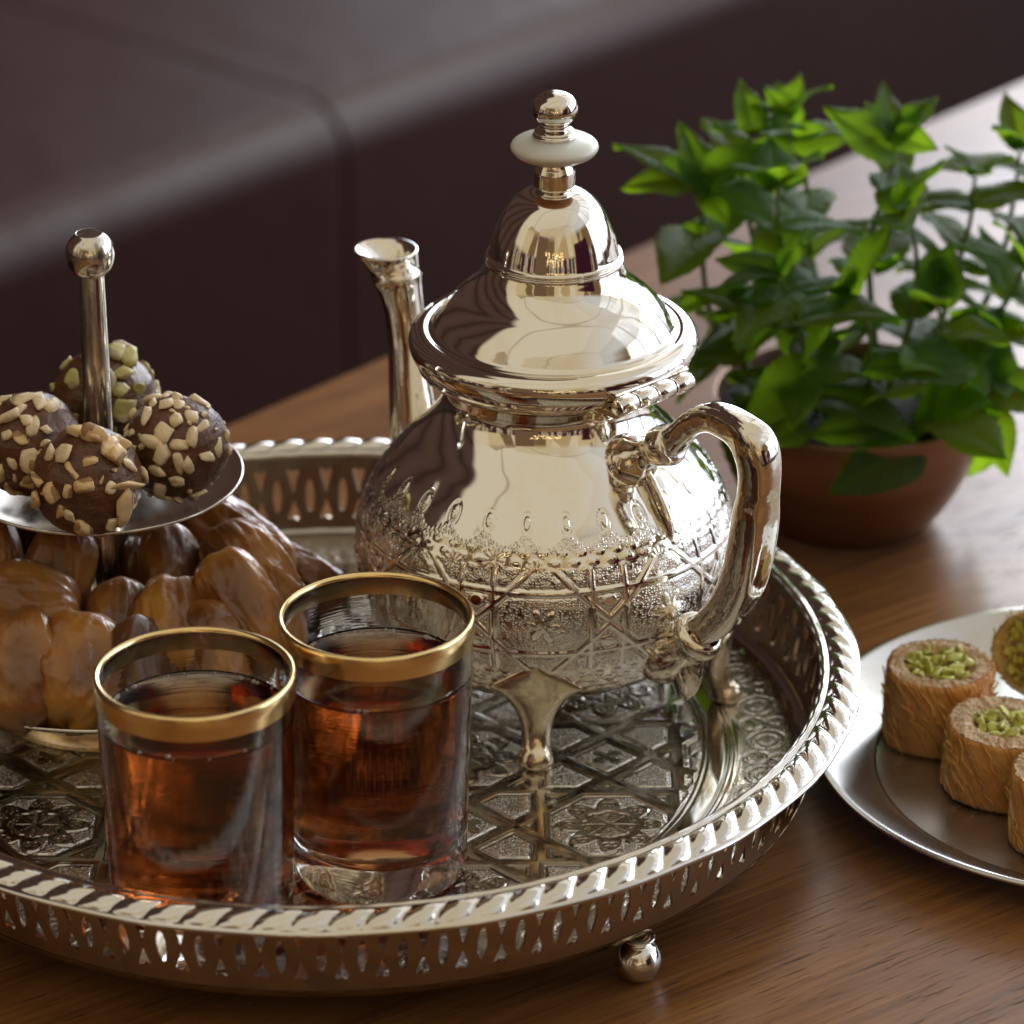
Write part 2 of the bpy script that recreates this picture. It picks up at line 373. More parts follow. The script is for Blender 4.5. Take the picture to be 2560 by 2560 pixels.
M_PALE = plain('pale_filo', (.66,.46,.17), .45, Subsurface_Weight=.2)
# mint
def leaf_mat(name, a, b, tr):
    m, t, p, out = new_mat(name); co = t.objco()
    rnd = t.n('ShaderNodeObjectInfo').outputs['Random']
    vn = t.n('ShaderNodeAttribute', attribute_name='vein').outputs['Fac']
    c = t.mix(t.m('ADD', t.m('MULTIPLY', rnd, .85), t.m('MULTIPLY', t.noise(co, 60, 3), .15)), a, b)
    c = t.mix(t.m('MULTIPLY', vn, .35), c, tuple(min(1, x*1.9) for x in b))
    t.put(p.inputs['Base Color'], c); p.inputs['Roughness'].default_value = .40; p.inputs['Specular IOR Level'].default_value = .5
    tl = t.n('ShaderNodeBsdfTranslucent'); t.put(tl.inputs[0], tr)
    nb = t.bump(t.m('ADD', t.noise(co, 260, 2), t.m('MULTIPLY', vn, -1.2)), .0025, .9)
    t.link(nb, p.inputs['Normal'])
    mx = t.n('ShaderNodeMixShader'); mx.inputs[0].default_value = .54
    t.link(p.outputs[0], mx.inputs[1]); t.link(tl.outputs[0], mx.inputs[2]); t.link(mx.outputs[0], out.inputs[0])
    return m
M_LEAF = leaf_mat('mint_leaf_green', (.024,.095,.020), (.165,.36,.026), (.40,.68,.020))
M_STEM = plain('mint_stem', (.14,.20,.05), .5)
M_BOWL = None
m, t, p, out = new_mat('brown_bowl'); M_BOWL = m; co = t.objco()
c = t.ramp(t.noise(t.mapping(co, (8, 8, 60)), 1.0, 3), [(.3, (.27,.15,.10)), (.7, (.42,.25,.17))])
t.put(p.inputs['Base Color'], c); p.inputs['Roughness'].default_value = .33; p.inputs['Metallic'].default_value = .8
M_SOIL = plain('dark_soil', (.018,.012,.008), .9)

# ================================================================== SETTING
flo = link('floor', np_mesh('floor', [(-4,-3,-.75),(5,-3,-.75),(5,6,-.75),(-4,6,-.75)], [(0,1,2,3)]), M_FLOOR); flo['kind'] = 'structure'; flo['label'] = 'dark cafe floor in shadow'
e1 = at(430, 800, 0); e2 = at(1932, 150, 0)
ed = Vector(((e2-e1).x, (e2-e1).y, 0)).normalized(); en = Vector((ed.y, -ed.x, 0))      # en points to the camera side
def frame_pt(a, b, z): v = e1 + ed*a + en*b; return (v.x, v.y, z)
def slab(name, a0, a1, b0, b1, z0, z1, mat, parent=None, bev=.004, seg=3, loc=None):
    bm = bmesh.new()
    vs = [bm.verts.new(frame_pt(a, b, z)) for z in (z0, z1) for a, b in ((a0,b0),(a1,b0),(a1,b1),(a0,b1))]
    for f in ((0,1,2,3),(7,6,5,4),(0,4,5,1),(1,5,6,2),(2,6,7,3),(3,7,4,0)): bm.faces.new([vs[i] for i in f])
    bmesh.ops.recalc_face_normals(bm, faces=bm.faces)
    bmesh.ops.bevel(bm, geom=list(bm.edges), offset=bev, segments=seg, affect='EDGES', profile=.5)
    me = bpy.data.meshes.new(name); bm.to_mesh(me); bm.free()
    for f in me.polygons: f.use_smooth = True
    return link(name, me, mat, parent)
tb = thing('table', 'walnut veneer table top with straight far edge under the tray and plates', 'table')
top = slab('table_top', -1.1, 1.5, 0, 1.25, -.032, 0, M_WOOD, tb, .0015, 2)
for a, b in ((-1.0,.1),(1.4,.1),(-1.0,1.15),(1.4,1.15)): slab('leg', a-.03, a+.03, b-.03, b+.03, -.749, -.033, M_WOOD, tb, .003, 2)
# leather bench across the aisle
bl = at(0, 436, -.25); off = (bl - e1).dot(en)          # distance of its front top edge beyond the table edge
bench = thing('leather_bench', 'dark brown leather banquette bench blurred behind the table', 'bench')
a_seam = (at(652, 205, -.25) - e1).dot(ed)
def cushion(a0, a1):
    R = .036; pr = [(-.70, -.747), (0, -.747), (.002, -.60), (.004, -.45)]
    pr += [(-R+R*math.cos(x)+.004, -.25-R+R*math.sin(x)) for x in np.linspace(0, PI/2, 14)]
    pr += [(-.25, -.247), (-.50, -.250), (-.72, -.262), (-.74, -.29), (-.70, -.747)]
    V = []; st = [(0, .0022), (.0008, .0007), (.0022, 0), (.005, 0), (.03, 0)]; st = [(a0+d, k) for d, k in st]+[((a0+a1)/2, 0)]+[(a1-d, k) for d, k in st[::-1]]
    n = len(pr)
    for a, k in st:
        for b, z in pr: V.append(frame_pt(a, off+b-k, z-k))
    F = [tuple(q) for q in grid_quads(len(st), n, False, False)]+[tuple(range(n-1)), tuple(range((len(st)-1)*n, len(st)*n-1))[::-1]]
    me = outward(np_mesh('seat_cushion', V, F))
    me.set_sharp_from_angle(angle=math.radians(50)); return link('seat_cushion', me, M_LEATHER, bench)
cushion(a_seam-1.7, a_seam-.0006); cushion(a_seam+.0006, a_seam+2.4)

# ================================================================== TRAY
tray = thing('serving_tray', 'round engraved silver tray with pierced gallery and twisted rope rim', 'tray', (0,0,0))
FL = .018; AX, AY, LL = .0859, -.0528, .0617
def tray_pattern(x, y):
    r = np.hypot(x, y); th = np.arctan2(y, x)
    u = ((x-AX)+(y-AY))/math.sqrt(2)/LL; v = ((x-AX)-(y-AY))/math.sqrt(2)/LL
    fu = u-np.round(u); fv = v-np.round(v); au, av = abs(fu), abs(fv)
    ds = [abs(au-.335), abs(av-.335), abs(au+av-.478)/math.sqrt(2)]
    d = np.minimum(np.minimum(ds[0], ds[1]), ds[2]); w = .050
    strap = 1-sstep(d, w-.006, w+.006); edge = groove(abs(d-w), .0095)
    # second line of interlace edges
    edge = np.maximum(edge, .55*groove(abs(d-w*.62), .005))
    pr = np.hypot(fu, fv); ph = np.arctan2(fv, fu)
    # rosette
    r1 = .132*(.86+.14*abs(np.cos(4*ph))); r2 = .272*(.62+.38*abs(np.cos(4*ph+.0)))
    inner = 1-sstep(pr, r1-.006, r1+.006); outer = (1-sstep(pr, r2-.006, r2+.006))*(1-inner)
    spoke = groove(abs(np.sin(4*ph))*pr, .014)
    ribs = (.5+.5*np.cos(pr*2*PI/.0185))*(1-spoke)*sstep(pr, .02, .03)
    ln = np.maximum(groove(pr-r1, .007), groove(pr-r2, .008))
    curl = groove(np.hypot(abs(((ph/(PI/4))-np.round(ph/(PI/4)))*.16*1.3)-.024, pr-.20)-.018, .006)
    # diamond flower at the cell centre
    cu, cv = .5-au, .5-av; cr = np.hypot(cu, cv); cp = np.arctan2(cv, cu)
    rf = .088*(.35+.65*abs(np.cos(2*cp+PI/4*0))); fl = 1-sstep(cr, rf-.006, rf+.006); fle = groove(cr-rf, .006)
    # trefoils in the kites
    def tref(a, b, s):
        q = np.minimum.reduce([np.hypot(a, b-.032*s), np.hypot(a-.030, b+.016*s), np.hypot(a+.030, b+.016*s)])
        return 1-sstep(q, .020, .027), groove(q-.026, .005)
    t1, t1e = tref(av, (.5-au)-.085, 1) ; t2, t2e = tref(au, (.5-av)-.085, 1)
    k1, k1e = tref(av-.25, au-.25, 1)
    leafm = np.clip(inner+outer+fl+t1+t2+k1, 0, 1)
    field = (1-strap)*(1-leafm)
    h = -.00022*field - .00046*edge - .00042*ln*(1-strap) - .0002*(fle+t1e+t2e+k1e)*(1-strap)
    h += inner*(.00024*ribs - .00022*spoke) + outer*(.00020 - .00036*curl)
    stip = field*(1-np.clip(edge+ln, 0, 1))
    # border rings and scrolls
    inside = 1-sstep(r, .1145, .1160)
    h = h*inside; stip = stip*inside + .22*sstep(r, .1275, .1290)*(1-sstep(r, .1425, .1450))
    wob = .0004*np.sin(8*th)
    h -= .00032*groove(r-.1165-wob, .00045)+.00022*groove(r-.1182-wob, .00035) + .00032*groove(r-.1245, .00045)+.00022*groove(r-.1258, .00035)
    z = (r-.1275)/.017; inb = sstep(r, .1268, .1282)*(1-sstep(r, .1445, .1462))
    tt = th*38/(2*PI); ft = tt-np.round(tt)
    c1 = np.hypot((ft)*1.25, z-.55); g = groove(abs(c1-.33), .035)+groove(abs(c1-.17), .03)
    c2 = np.hypot((abs(ft)-.5)*1.25, z-.35); g = np.maximum(g, groove(abs(c2-.22), .035)); c3 = np.hypot((abs(ft)-.5)*1.25, z-.78)
    g = np.maximum(g, groove(abs(c3-.13), .03)); h -= .00034*g*inb
    return h, stip
N = 640
a = np.linspace(-1, 1, N); X, Y = np.meshgrid(a, a, indexing='ij')
with np.errstate(divide='ignore', invalid='ignore'):
    big = abs(X) > abs(Y)
    R_ = np.where(big, X, Y); ph_ = np.where(big, PI/4*np.where(X != 0, Y/X, 0), PI/2-PI/4*np.where(Y != 0, X/Y, 0))
R_ = np.where((X == 0) & (Y == 0), 0, R_); RB = .1475
x = RB*R_*np.cos(ph_); y = RB*R_*np.sin(ph_); r = np.hypot(x, y)
h, st = tray_pattern(x, y)
h -= .0006*np.clip(1-(r/.12)**2, 0, 1)                                   # the floor is very slightly dished
hand = .00010*np.sin(x*55+1)*np.sin(y*48)+.00008*np.sin(x*130+y*70)
z = FL + h + hand + .0012*sstep(r, .1262, .1475)
q = grid_quads(N, N)
base = link('tray_base', np_mesh('tray_base', np.stack([x, y, z], -1).reshape(-1, 3), q, True, {'stip': st}), M_TRAY, tray)
under = lathe('tray_underside', [(.0001,.0142),(.09,.0142),(.140,.0143),(.1464,.0152),(.1496,.0174),(.1510,.0198)][::1], 160)
link('tray_underside', under, M_WALL, tray)
cove = lathe('cove', [(.1505,.0215),(.1496,.0203),(.1474,.01915)], 200, 4); link('cove_moulding', cove, M_TRAY, tray)
# pierced gallery
NU = 84
def wall_rz(v):        # v 0..1 bottom to top
    return .1508+.0032*math.sin(v*PI/2)+.0012*v, .0196+.0275*v
def unit_loops():
    outer = [(0,0),(.25,0),(.5,0),(.75,0),(1,0),(1,.33),(1,.66),(1,1),(.75,1),(.5,1),(.25,1),(0,1),(0,.66),(0,.33)]
    oval = [(.25+.13*math.cos(a)*(abs(math.cos(a))**.15), .475+.215*math.sin(a)) for a in np.linspace(0, 2*PI, 14, endpoint=False)]
    heart = [(.75,.50),(.82,.62),(.90,.74),(.93,.80),(.87,.825),(.79,.81),(.75,.79),(.71,.81),(.63,.825),(.57,.80),(.60,.74),(.68,.62)]
    bell = [(.75,.43),(.81,.345),(.90,.255),(.92,.205),(.87,.175),(.80,.19),(.75,.205),(.70,.19),(.63,.175),(.58,.205),(.60,.255),(.69,.345)]
    return outer, [oval, heart, bell]
ou, hl = unit_loops(); loops = [ou]+hl; flat = [p for l in loops for p in l]
tris = tessellate_polygon([[Vector((p[0], p[1], 0)) for p in l] for l in loops])
V = []; F = []; nf = len(flat); tk = .0009
for k in range(NU):
    b = len(V)
    for side in (0, 1):
        for (pu, pv) in flat:
            jit = .004*math.sin(k*12.9898)
            rr, zz = wall_rz(pv); rr += -tk*side; a = 2*PI*(k+pu+jit*0)/NU
            V.append((rr*math.cos(a), rr*math.sin(a), zz))
    for tr in tris:
        i, j, l = tr
        p0, p1, p2 = flat[i], flat[j], flat[l]
        ccw = (p1[0]-p0[0])*(p2[1]-p0[1])-(p1[1]-p0[1])*(p2[0]-p0[0]) > 0
        if not ccw: i, l = l, i
        F.append((b+i, b+j, b+l)); F.append((b+nf+l, b+nf+j, b+nf+i))
    s = len(ou)
    for l in hl:
        n_ = len(l)
        for i in range(n_):
            i0, i1 = s+i, s+(i+1) % n_; F.append((b+i0, b+nf+i0, b+nf+i1, b+i1))
        s += n_
me = np_mesh('pierced_gallery', V, F, False)
bm = bmesh.new(); bm.from_mesh(me); bmesh.ops.remove_doubles(bm, verts=bm.verts, dist=1e-5); bmesh.ops.recalc_face_normals(bm, faces=bm.faces); bm.to_mesh(me); bm.free()
for f in me.polygons: f.use_smooth = len(f.vertices) == 3
try: me.set_sharp_from_angle(angle=math.radians(40))
except Exception: pass
link('pierced_gallery', me, M_WALL, tray)
# rope rim
NL = 100; nth = NL*14
RZ = .0062
prof = np.array([(.1540,.0408),(.1528,.0418),(.1520,.0434),(.1524,.0449),(.1536,.0456),(.1546,.0452),(.1552,.0452),(.1562,.0463),(.1576,.0471),(.1592,.0472),(.1608,.0466),(.1622,.0455),(.1633,.0441),(.1640,.0428),(.1646,.0424),(.1652,.0414),(.1650,.0401),(.1638,.0396),(.1610,.0400),(.1570,.0404)])
pp = crspline(np.vstack([prof, prof[:1]]), 3)[:-1]
th_ = np.linspace(0, 2*PI, nth, endpoint=False)
pp[:, 1] = .0396+(pp[:, 1]-.0396)*.64 + RZ
rr = pp[:, 0][:, None]*np.ones(nth); zz = pp[:, 1][:, None]*np.ones(nth); TH = th_[None, :]*np.ones_like(rr)
sidx = np.arange(len(pp))[:, None]/len(pp)*len(prof)
mask = sstep(sidx, 5.8, 9.0)*(1-sstep(sidx, 12.2, 13.6))
tw = (rr-.1555)/.0085*.60
phs = NL*TH/2 + PI*tw
lobe = abs(np.sin(phs))**.55
irr = 1+.18*np.sin(TH*17)+.12*np.sin(TH*41+1)
dpt = -.00120*(1-lobe)*mask*irr + .0003*lobe*mask
nr = np.array([1, 0]); ctr = np.array([.1585, .0408+RZ])
dirr = rr-ctr[0]; dirz = zz-ctr[1]; L_ = np.hypot(dirr, dirz)
bead = .00008*np.sin(NL*TH + 2)*(sidx > 1.5)*(sidx < 5)
rr = rr + dirr/L_*(dpt+bead) + .00025*np.sin(TH*23)*(sidx > 13); zz = zz + dirz/L_*(dpt+bead)
V = np.stack([rr*np.cos(th_), rr*np.sin(th_), zz], -1).reshape(-1, 3)
link('rope_rim', np_mesh('rope_rim', V, grid_quads(len(pp), nth, True, True, True)), M_RIM, tray)
fp = at(1210, 1795, .0068)
ang0 = math.atan2(-.1131, .094)
footme = lathe('foot', [(.0001,.0002),(.0030,.0004),(.0055,.0022),(.0068,.0050),(.0068,.0078),(.0055,.0106),(.0040,.0120),(.0034,.0126),(.0034,.0130),(.0046,.0136),(.0046,.0144),(.0001,.0144)], 40, 4)
for k in range(4):
    a = ang0 + k*PI/2; rf = .1455 if k == 0 else .142
    link('foot', footme, M_RIM, tray, (rf*math.cos(a), rf*math.sin(a), 0))

# ================================================================== TEAPOT
PX, PY = .0668, .039; LIDX = .0024                                 # the lid sits a touch off-centre
pot = thing('teapot', 'engraved silver Moroccan teapot with domed hinged lid, on four splayed feet', 'teapot', (PX, PY, 0))
bprof = crspline([(.0001,.0312),(.030,.0316),(.0425,.0352),(.0503,.0403),(.0555,.049),(.0594,.0615),(.0607,.0715),(.0598,.0795),(.0565,.089),(.0508,.0975),(.0447,.1045),(.0388,.1105),(.0345,.116),(.0322,.121),(.0322,.1245),(.0350,.1282),(.0390,.1305),(.0402,.1318),(.0398,.1330)], 10)
# resample by arc length
sl = np.r_[0, np.cumsum(np.hypot(*np.diff(bprof, axis=0).T))]; ss = np.linspace(0, sl[-1], 420)
br = np.interp(ss, sl, bprof[:, 0]); bz = np.interp(ss, sl, bprof[:, 1])
def body_r(z):
    i0 = np.argmin(abs(bz-.036)); return float(np.interp(z, bz[i0:], br[i0:]))
nth = 1150; th_ = np.linspace(0, 2*PI, nth, endpoint=False)
Rr = br[:, None]*np.ones(nth); Zz = bz[:, None]*np.ones(nth); TH = th_[None, :]*np.ones_like(Rr)
def pot_pattern(TH, Z):
    NP = 9; Lp = .0415
    U = TH/(2*PI)*NP+.28; fu = U-np.round(U); au = abs(fu); V = (Z-.0695)/Lp; av = abs(V)
    zc = sstep(Z, .0515, .0530)*(1-sstep(Z, .0860, .0875))
    d = np.minimum.reduce([abs(au-.37), abs(av-.255), abs(au+av-.52)/1.414]); w = .031
    strap = (1-sstep(d, w-.008, w+.008)); edge = groove(abs(d-w), .011)
    ridge = np.cos(np.clip(d/w, 0, 1)*PI/2)
    pr = np.hypot(fu, V); ph = np.arctan2(V, fu)
    rf = .150*(.36+.64*abs(np.cos(3*ph+.3))); fl = (1-sstep(pr, rf-.01, rf+.01)); fle = groove(pr-rf, .010); rib = .5+.5*np.cos(ph*40)
    pr2 = np.hypot(au-.5, av-.0); q = np.hypot(au-.5, av-.17); r2 = .06; fl2 = 1-sstep(q, r2-.01, r2+.01); fl2e = groove(q-r2, .01)
    arch = groove(np.hypot(fu, (V-.27))-.11, .016)*(V > .29)
    field = (1-strap)*(1-np.clip(fl+fl2, 0, 1))
    h = (.00025*ridge*strap - .00026*edge - .00022*field + fl*(.0002+.00012*rib) - .00034*fle + fl2*.0003 - .00025*fl2e + .0004*arch)*zc
    stip = field*(1-np.clip(edge+fle, 0, 1))*zc
    # leaf scales and daisies above and below the straps
    zb = (sstep(Z, .0815, .083)*(1-sstep(Z, .0915, .0930)) + sstep(Z, .0405, .0420)*(1-sstep(Z, .0505, .052)))*(1-strap*zc)
    A = TH*60/(2*PI); B = (Z-.08)/.0026; row = np.floor(B); fb = B-row; fa = A+.5*(row % 2)+.18*np.sin(row*5.1); fa = fa-np.round(fa)
    pet = np.hypot(fa*2.1, (fb-.45)*1.5); leaf = np.exp(-(pet/.55)**4); lrib = .25*groove(fa, .06)
    D_ = TH*27/(2*PI); fd = D_-np.round(D_); zr = (Z-(.0875+.0016*np.sin(np.round(D_)*2.4)))/(2*PI*.0575/27); dr = np.hypot(fd, zr); dph = np.arctan2(zr, fd)
    dais = (1-sstep(dr, .24, .28))*(np.sin(np.round(D_)*7.7) > -.1)
    hb = (.00034*leaf - .00024*lrib*leaf)*(1-dais) + dais*(.00016+.00012*np.cos(dph*12)-.0002*groove(dr, .06))
    h += hb*zb; 
    # festoon of beads with leaf buds pointing up
    NB = 26; T = TH*NB/(2*PI); ft = T-np.round(T); dip = 1-4*(.5-abs(ft))**2*0
    zl = .0975 - .0046*(1-(1-2*abs(ft))**2)
    dl = Z-zl; arc = 2*PI*.053/NB
    bead = np.maximum(0, np.cos(T*2*PI*9))*groove(dl, .00055)
    bead2 = np.maximum(0, np.cos(T*2*PI*9+PI))*groove(dl+.0011, .00055)
    h += .00022*(bead+bead2)
    bx = ft*arc; bzv = Z-(.0990); e_ = np.hypot(bx/.00125, bzv/.0020); e2 = np.hypot(bx/.0021, (bzv+.0004)/.0030)
    h += .0003*np.exp(-e_**4) - .00038*groove(e_-1, .2) + .00016*np.exp(-e2**4) - .00025*groove(e2-1, .12)*(bzv > -.003)
    h += -.00022*(.5+.5*np.cos(bzv*2*PI/.0008))*np.exp(-(e_/.8)**4)
    under = (Z < zl)*sstep(Z, .091, .0925)
    stip = np.maximum(stip, .5*under*(1-np.exp(-(e2/1.1)**4)))
    return h, stip
H, ST = pot_pattern(TH, Zz)
# eight very soft melon lobes and hammering
lob = .00035*np.cos(TH*9+.28*2*PI)*sstep(Zz, .045, .06)*(1-sstep(Zz, .09, .105))
tz = np.gradient(bz); tr_ = np.gradient(br); ln_ = np.hypot(tz, tr_); nr_ = (tz/ln_)[:, None]; nz_ = (-tr_/ln_)[:, None]
msk = (np.arange(len(bz))[:, None] > 60)
Hh = (H+lob)*msk
r2 = Rr+nr_*Hh; z2 = Zz+nz_*Hh
V = np.stack([r2*np.cos(th_), r2*np.sin(th_), z2], -1).reshape(-1, 3)
link('body', np_mesh('body', V, grid_quads(len(bz), nth, False, True, True), True, {'stip': ST*msk}), M_POT, pot)
# lid
lid = link('lid', lathe('lid', crspline([(.0395,.1322),(.0420,.1332),(.0443,.1357),(.0453,.1390),(.0449,.1415),(.0432,.1433),(.0408,.1440),(.0392,.1438),(.0384,.1441),(.0376,.1447),(.0366,.1463),(.0347,.1493),(.0325,.1520),(.0300,.1545),(.0272,.1567),(.0246,.1592),(.0226,.1620),(.0214,.1646),(.0209,.1659),(.0213,.1662),(.0214,.1667),(.0208,.1670),(.0207,.1674),(.0211,.1677),(.0211,.1682),(.0203,.1686),(.0196,.1712),(.0186,.1747),(.0170,.1788),(.0147,.1830),(.0115,.1866),(.0080,.1887),(.0045,.1893),(.0001,.1894)], 5), 220), M_POT, pot, (LIDX, 0, 0))
fin = [(.0001,.1875),(.0042,.1880),(.0044,.1895),(.0058,.1898),(.0063,.1905)]
for i in range(14): fin += [(.00635+(.00012 if i % 2 else 0), .1908+.0042*i/13)]
fin += [(.0062,.1956),(.0056,.1970),(.0051,.1978),(.0051,.1992)]
link('collar', lathe('collar', fin, 64), M_POTCAST, lid)
link('bone_disc', lathe('bone_disc', [(.0040,.1988),(.0080,.1994),(.0115,.2006),(.0132,.2022),(.0134,.2036),(.0122,.2049),(.0095,.2059),(.0060,.2064),(.0030,.2064)], 96, 5), M_BONE, lid)
link('knob', lathe('knob', [(.0066,.2062),(.0068,.2070),(.0063,.2074),(.0061,.2078),(.0063,.2082),(.0056,.2088),(.0046,.2094),(.0043,.2101),(.0046,.2110),(.0060,.2124),(.0070,.2146),(.0070,.2162),(.0062,.2182),(.0045,.2197),(.0024,.2205),(.0001,.2207)], 80, 4), M_POTCAST, lid)
# handle / spout plane
HA = math.radians(-47); hd = Vector((math.cos(HA), math.sin(HA), 0)); hn = Vector((-hd.y, hd.x, 0))
def hp(r, z, s=0.0): return hd*r + hn*s + Vector((0, 0, z))
def dense(pts, k=6): return [tuple(p) for p in crspline(np.array(pts), k)]
hpts = [(.0541,.1206,.0042),(.0565,.1232,.0044),(.0603,.1274,.0040),(.0655,.1326,.0041),(.0715,.1360,.0044),(.0775,.1368,.0048),(.0840,.1360,.0052),(.0895,.1335,.0062),(.0918,.1300,.0062),(.0928,.1240,.0058),(.0925,.1170,.0058),(.0918,.1110,.0064),(.0908,.1030,.0066),(.0893,.0950,.0066),(.0872,.0872,.0064),(.0830,.0785,.0060),(.0765,.0695,.0054),(.0700,.0630,.0050)]
hd_ = crspline(np.array(hpts), 5)
handle = link('handle', tube('handle', [hp(a[0], a[1]) for a in hd_], [(a[2], a[2]*.92) for a in hd_], 24, ref=hn, power=3.6), M_POTCAST, pot)
# upper mount: boss, neck and ball
bm = bmesh.new()
mp = [(.0330,.1070,.0001),(.0352,.1083,.0080),(.0362,.1090,.0100),(.0370,.1096,.0097),(.0384,.1106,.0091),(.0402,.1120,.0086),(.0420,.1134,.0073),(.0438,.1148,.0052),(.0456,.1162,.0040),(.0476,.1176,.0038),(.0492,.1186,.0046),(.0504,.1192,.0062),(.0520,.1200,.0066),(.0548,.1212,.0066),(.0564,.1219,.0060),(.0570,.1222,.0040),(.0574,.1224,.0002)]
mpd = crspline(np.array(mp), 4); mpd[:, 2] = np.maximum(mpd[:, 2], .0001)
link('upper_mount', tube('upper_mount', [hp(a[0], a[1]) for a in mpd], [a[2] for a in mpd], 28, ref=hn), M_POTCAST, handle)
tp = [(.1085,.0060,.0015),(.1040,.0062,.0022),(.0990,.0058,.0024),(.0950,.0050,.0022),(.0915,.0034,.0014),(.0890,.0006,.0004)]
link('mount_tail', tube('mount_tail', [hp(body_r(a[0])+.0002, a[0]) for a in tp], [(a[1]*.8, a[2]) for a in tp], 16, ref=hn), M_POTCAST, handle)
lp = [(.0480,.0520,.0086),(.0520,.0505,.0100),(.0555,.0498,.0098),(.0595,.0510,.0076),(.0635,.0545,.0064),(.0660,.0578,.0068),(.0676,.0598,.0080),(.0692,.0616,.0082),(.0702,.0628,.0074),(.0708,.0636,.0058)]
lpd = crspline(np.array(lp), 4)
link('lower_mount', tube('lower_mount', [hp(a[0], a[1]) for a in lpd], [(a[2], a[2]*.95) for a in lpd], 24, ref=hn), M_POTCAST, handle)
tp = [(.0605,.0570,.0045),(.0634,.0545,.0070),(.0650,.0500,.0074),(.0653,.0455,.0066),(.0648,.0412,.0050),(.0640,.0382,.0030),(.0634,.0366,.0006)]
link('leaf_tail', tube('leaf_tail', [hp(a[0]-.001, a[1]) for a in tp], [(a[2]*.85, a[2]*.62) for a in tp], 18, ref=hn), M_POTCAST, handle)
# spout with flared oblique mouth
spts = [(.046,.0600,.0120),(.0545,.0700,.0108),(.0595,.0800,.0094),(.0625,.0900,.0080),(.0643,.1020,.0070),(.0652,.1120,.0065),(.0660,.1220,.0063),(.0672,.1300,.0065),(.0690,.1365,.0072)]
sd = crspline(np.array(spts), 5)
rings = [(hp(a[0], a[1]), a[2], None) for a in sd]
V = []; ns = 40
def ring(c, r, nrm, ex=1.0, drop=0):
    n_ = Vector(nrm).normalized(); s_ = n_.cross(hn).normalized()      # s_ lies in the plane
    return [c + hn*(r*math.cos(2*PI*j/ns)) + s_*(r*ex*math.sin(2*PI*j/ns)) for j in range(ns)]
for i, (c, r, _) in enumerate(rings):
    tg = rings[min(i+1, len(rings)-1)][0]-rings[max(i-1, 0)][0]; V += ring(c, r, tg)
tg0 = (rings[-1][0]-rings[-2][0]).normalized()
for (c, r, ex, tilt) in ((hp(.0698,.1390), .0077, 1.0, .1), (hp(.0702,.1398), .0083, 1.0, .15), (hp(.0708,.1406), .0079, 1.0, .25), (hp(.0722,.1430), .0083, 1.0, .45), (hp(.0736,.1452), .0090, 1.03, .65), (hp(.0750,.1468), .0098, 1.06, .82), (hp(.0757,.1475), .0103, 1.08, .9), (hp(.0757,.1480), .0102, 1.08, .9), (hp(.0754,.1479), .0091, 1.06, .9), (hp(.0748,.1468), .0082, 1.04, .82), (hp(.0735,.1445), .0071, 1.0, .65), (hp(.0720,.1415), .0063, 1.0, .4), (hp(.0702,.1370), .0057, 1.0, .2), (hp(.0680,.1300), .0052, 1.0, 0), (hp(.0665,.1200), .0050, 1.0, 0), (hp(.0655,.1100), .0048, 1.0, 0)):
    n_ = (tg0*(1-tilt) + Vector((0,0,1))*tilt + hd*(.35*tilt)*0).normalized(); V += ring(c, r, n_, ex)
nr2 = len(V)//ns
F = [tuple(q) for q in grid_quads(nr2, ns, False, True, False)] + [tuple(range((nr2-1)*ns, nr2*ns))]
# the spout leaves on the far side: mirror direction of the handle plane
hd_s = -hd
V = [Vector((v.x, v.y, v.z)) for v in V]
V = [(-(v.dot(hd)))*hd + v.dot(hn)*hn + Vector((0,0,v.z)) for v in V]
me = outward(np_mesh('spout', np.array([tuple(v) for v in V]), F))
link('spout', me, M_SPOUT, pot)
# hinge: two leaves and four knuckles along hn
hinge = link('hinge', None, None, pot, (0,0,0))
bm = bmesh.new()
def box(bm, c, sx, sy, sz, ax=hd, ay=hn):
    vs = [bm.verts.new(c + ax*(i*sx) + ay*(j*sy) + Vector((0,0,k*sz))) for k in (-1,1) for i, j in ((-1,-1),(1,-1),(1,1),(-1,1))]
    for f in ((3,2,1,0),(4,5,6,7),(0,1,5,4),(1,2,6,5),(2,3,7,6),(3,0,4,7)): bm.faces.new([vs[i] for i in f])
box(bm, hp(.0425,.1388), .0048, .0158, .0012); box(bm, hp(.0425,.1330), .0050, .0158, .0011)
bmesh.ops.bevel(bm, geom=list(bm.edges), offset=.0004, segments=2, affect='EDGES')
me = bpy.data.meshes.new('hinge_leaf'); bm.to_mesh(me); bm.free()
link('hinge_leaf', me, M_POTCAST, hinge)
for k in range(4):
    s0 = -.0158+k*.0080; a = hp(.0478,.1358, s0); b = hp(.0478,.1358, s0+.0074)
    P4 = [a, a+(b-a)*.06, a+(b-a)*.94, b]
    link('knuckle', tube('knuckle', P4, [.0024,.0027,.0027,.0024], 18, ref=Vector((0,0,1))), M_POTCAST, hinge)
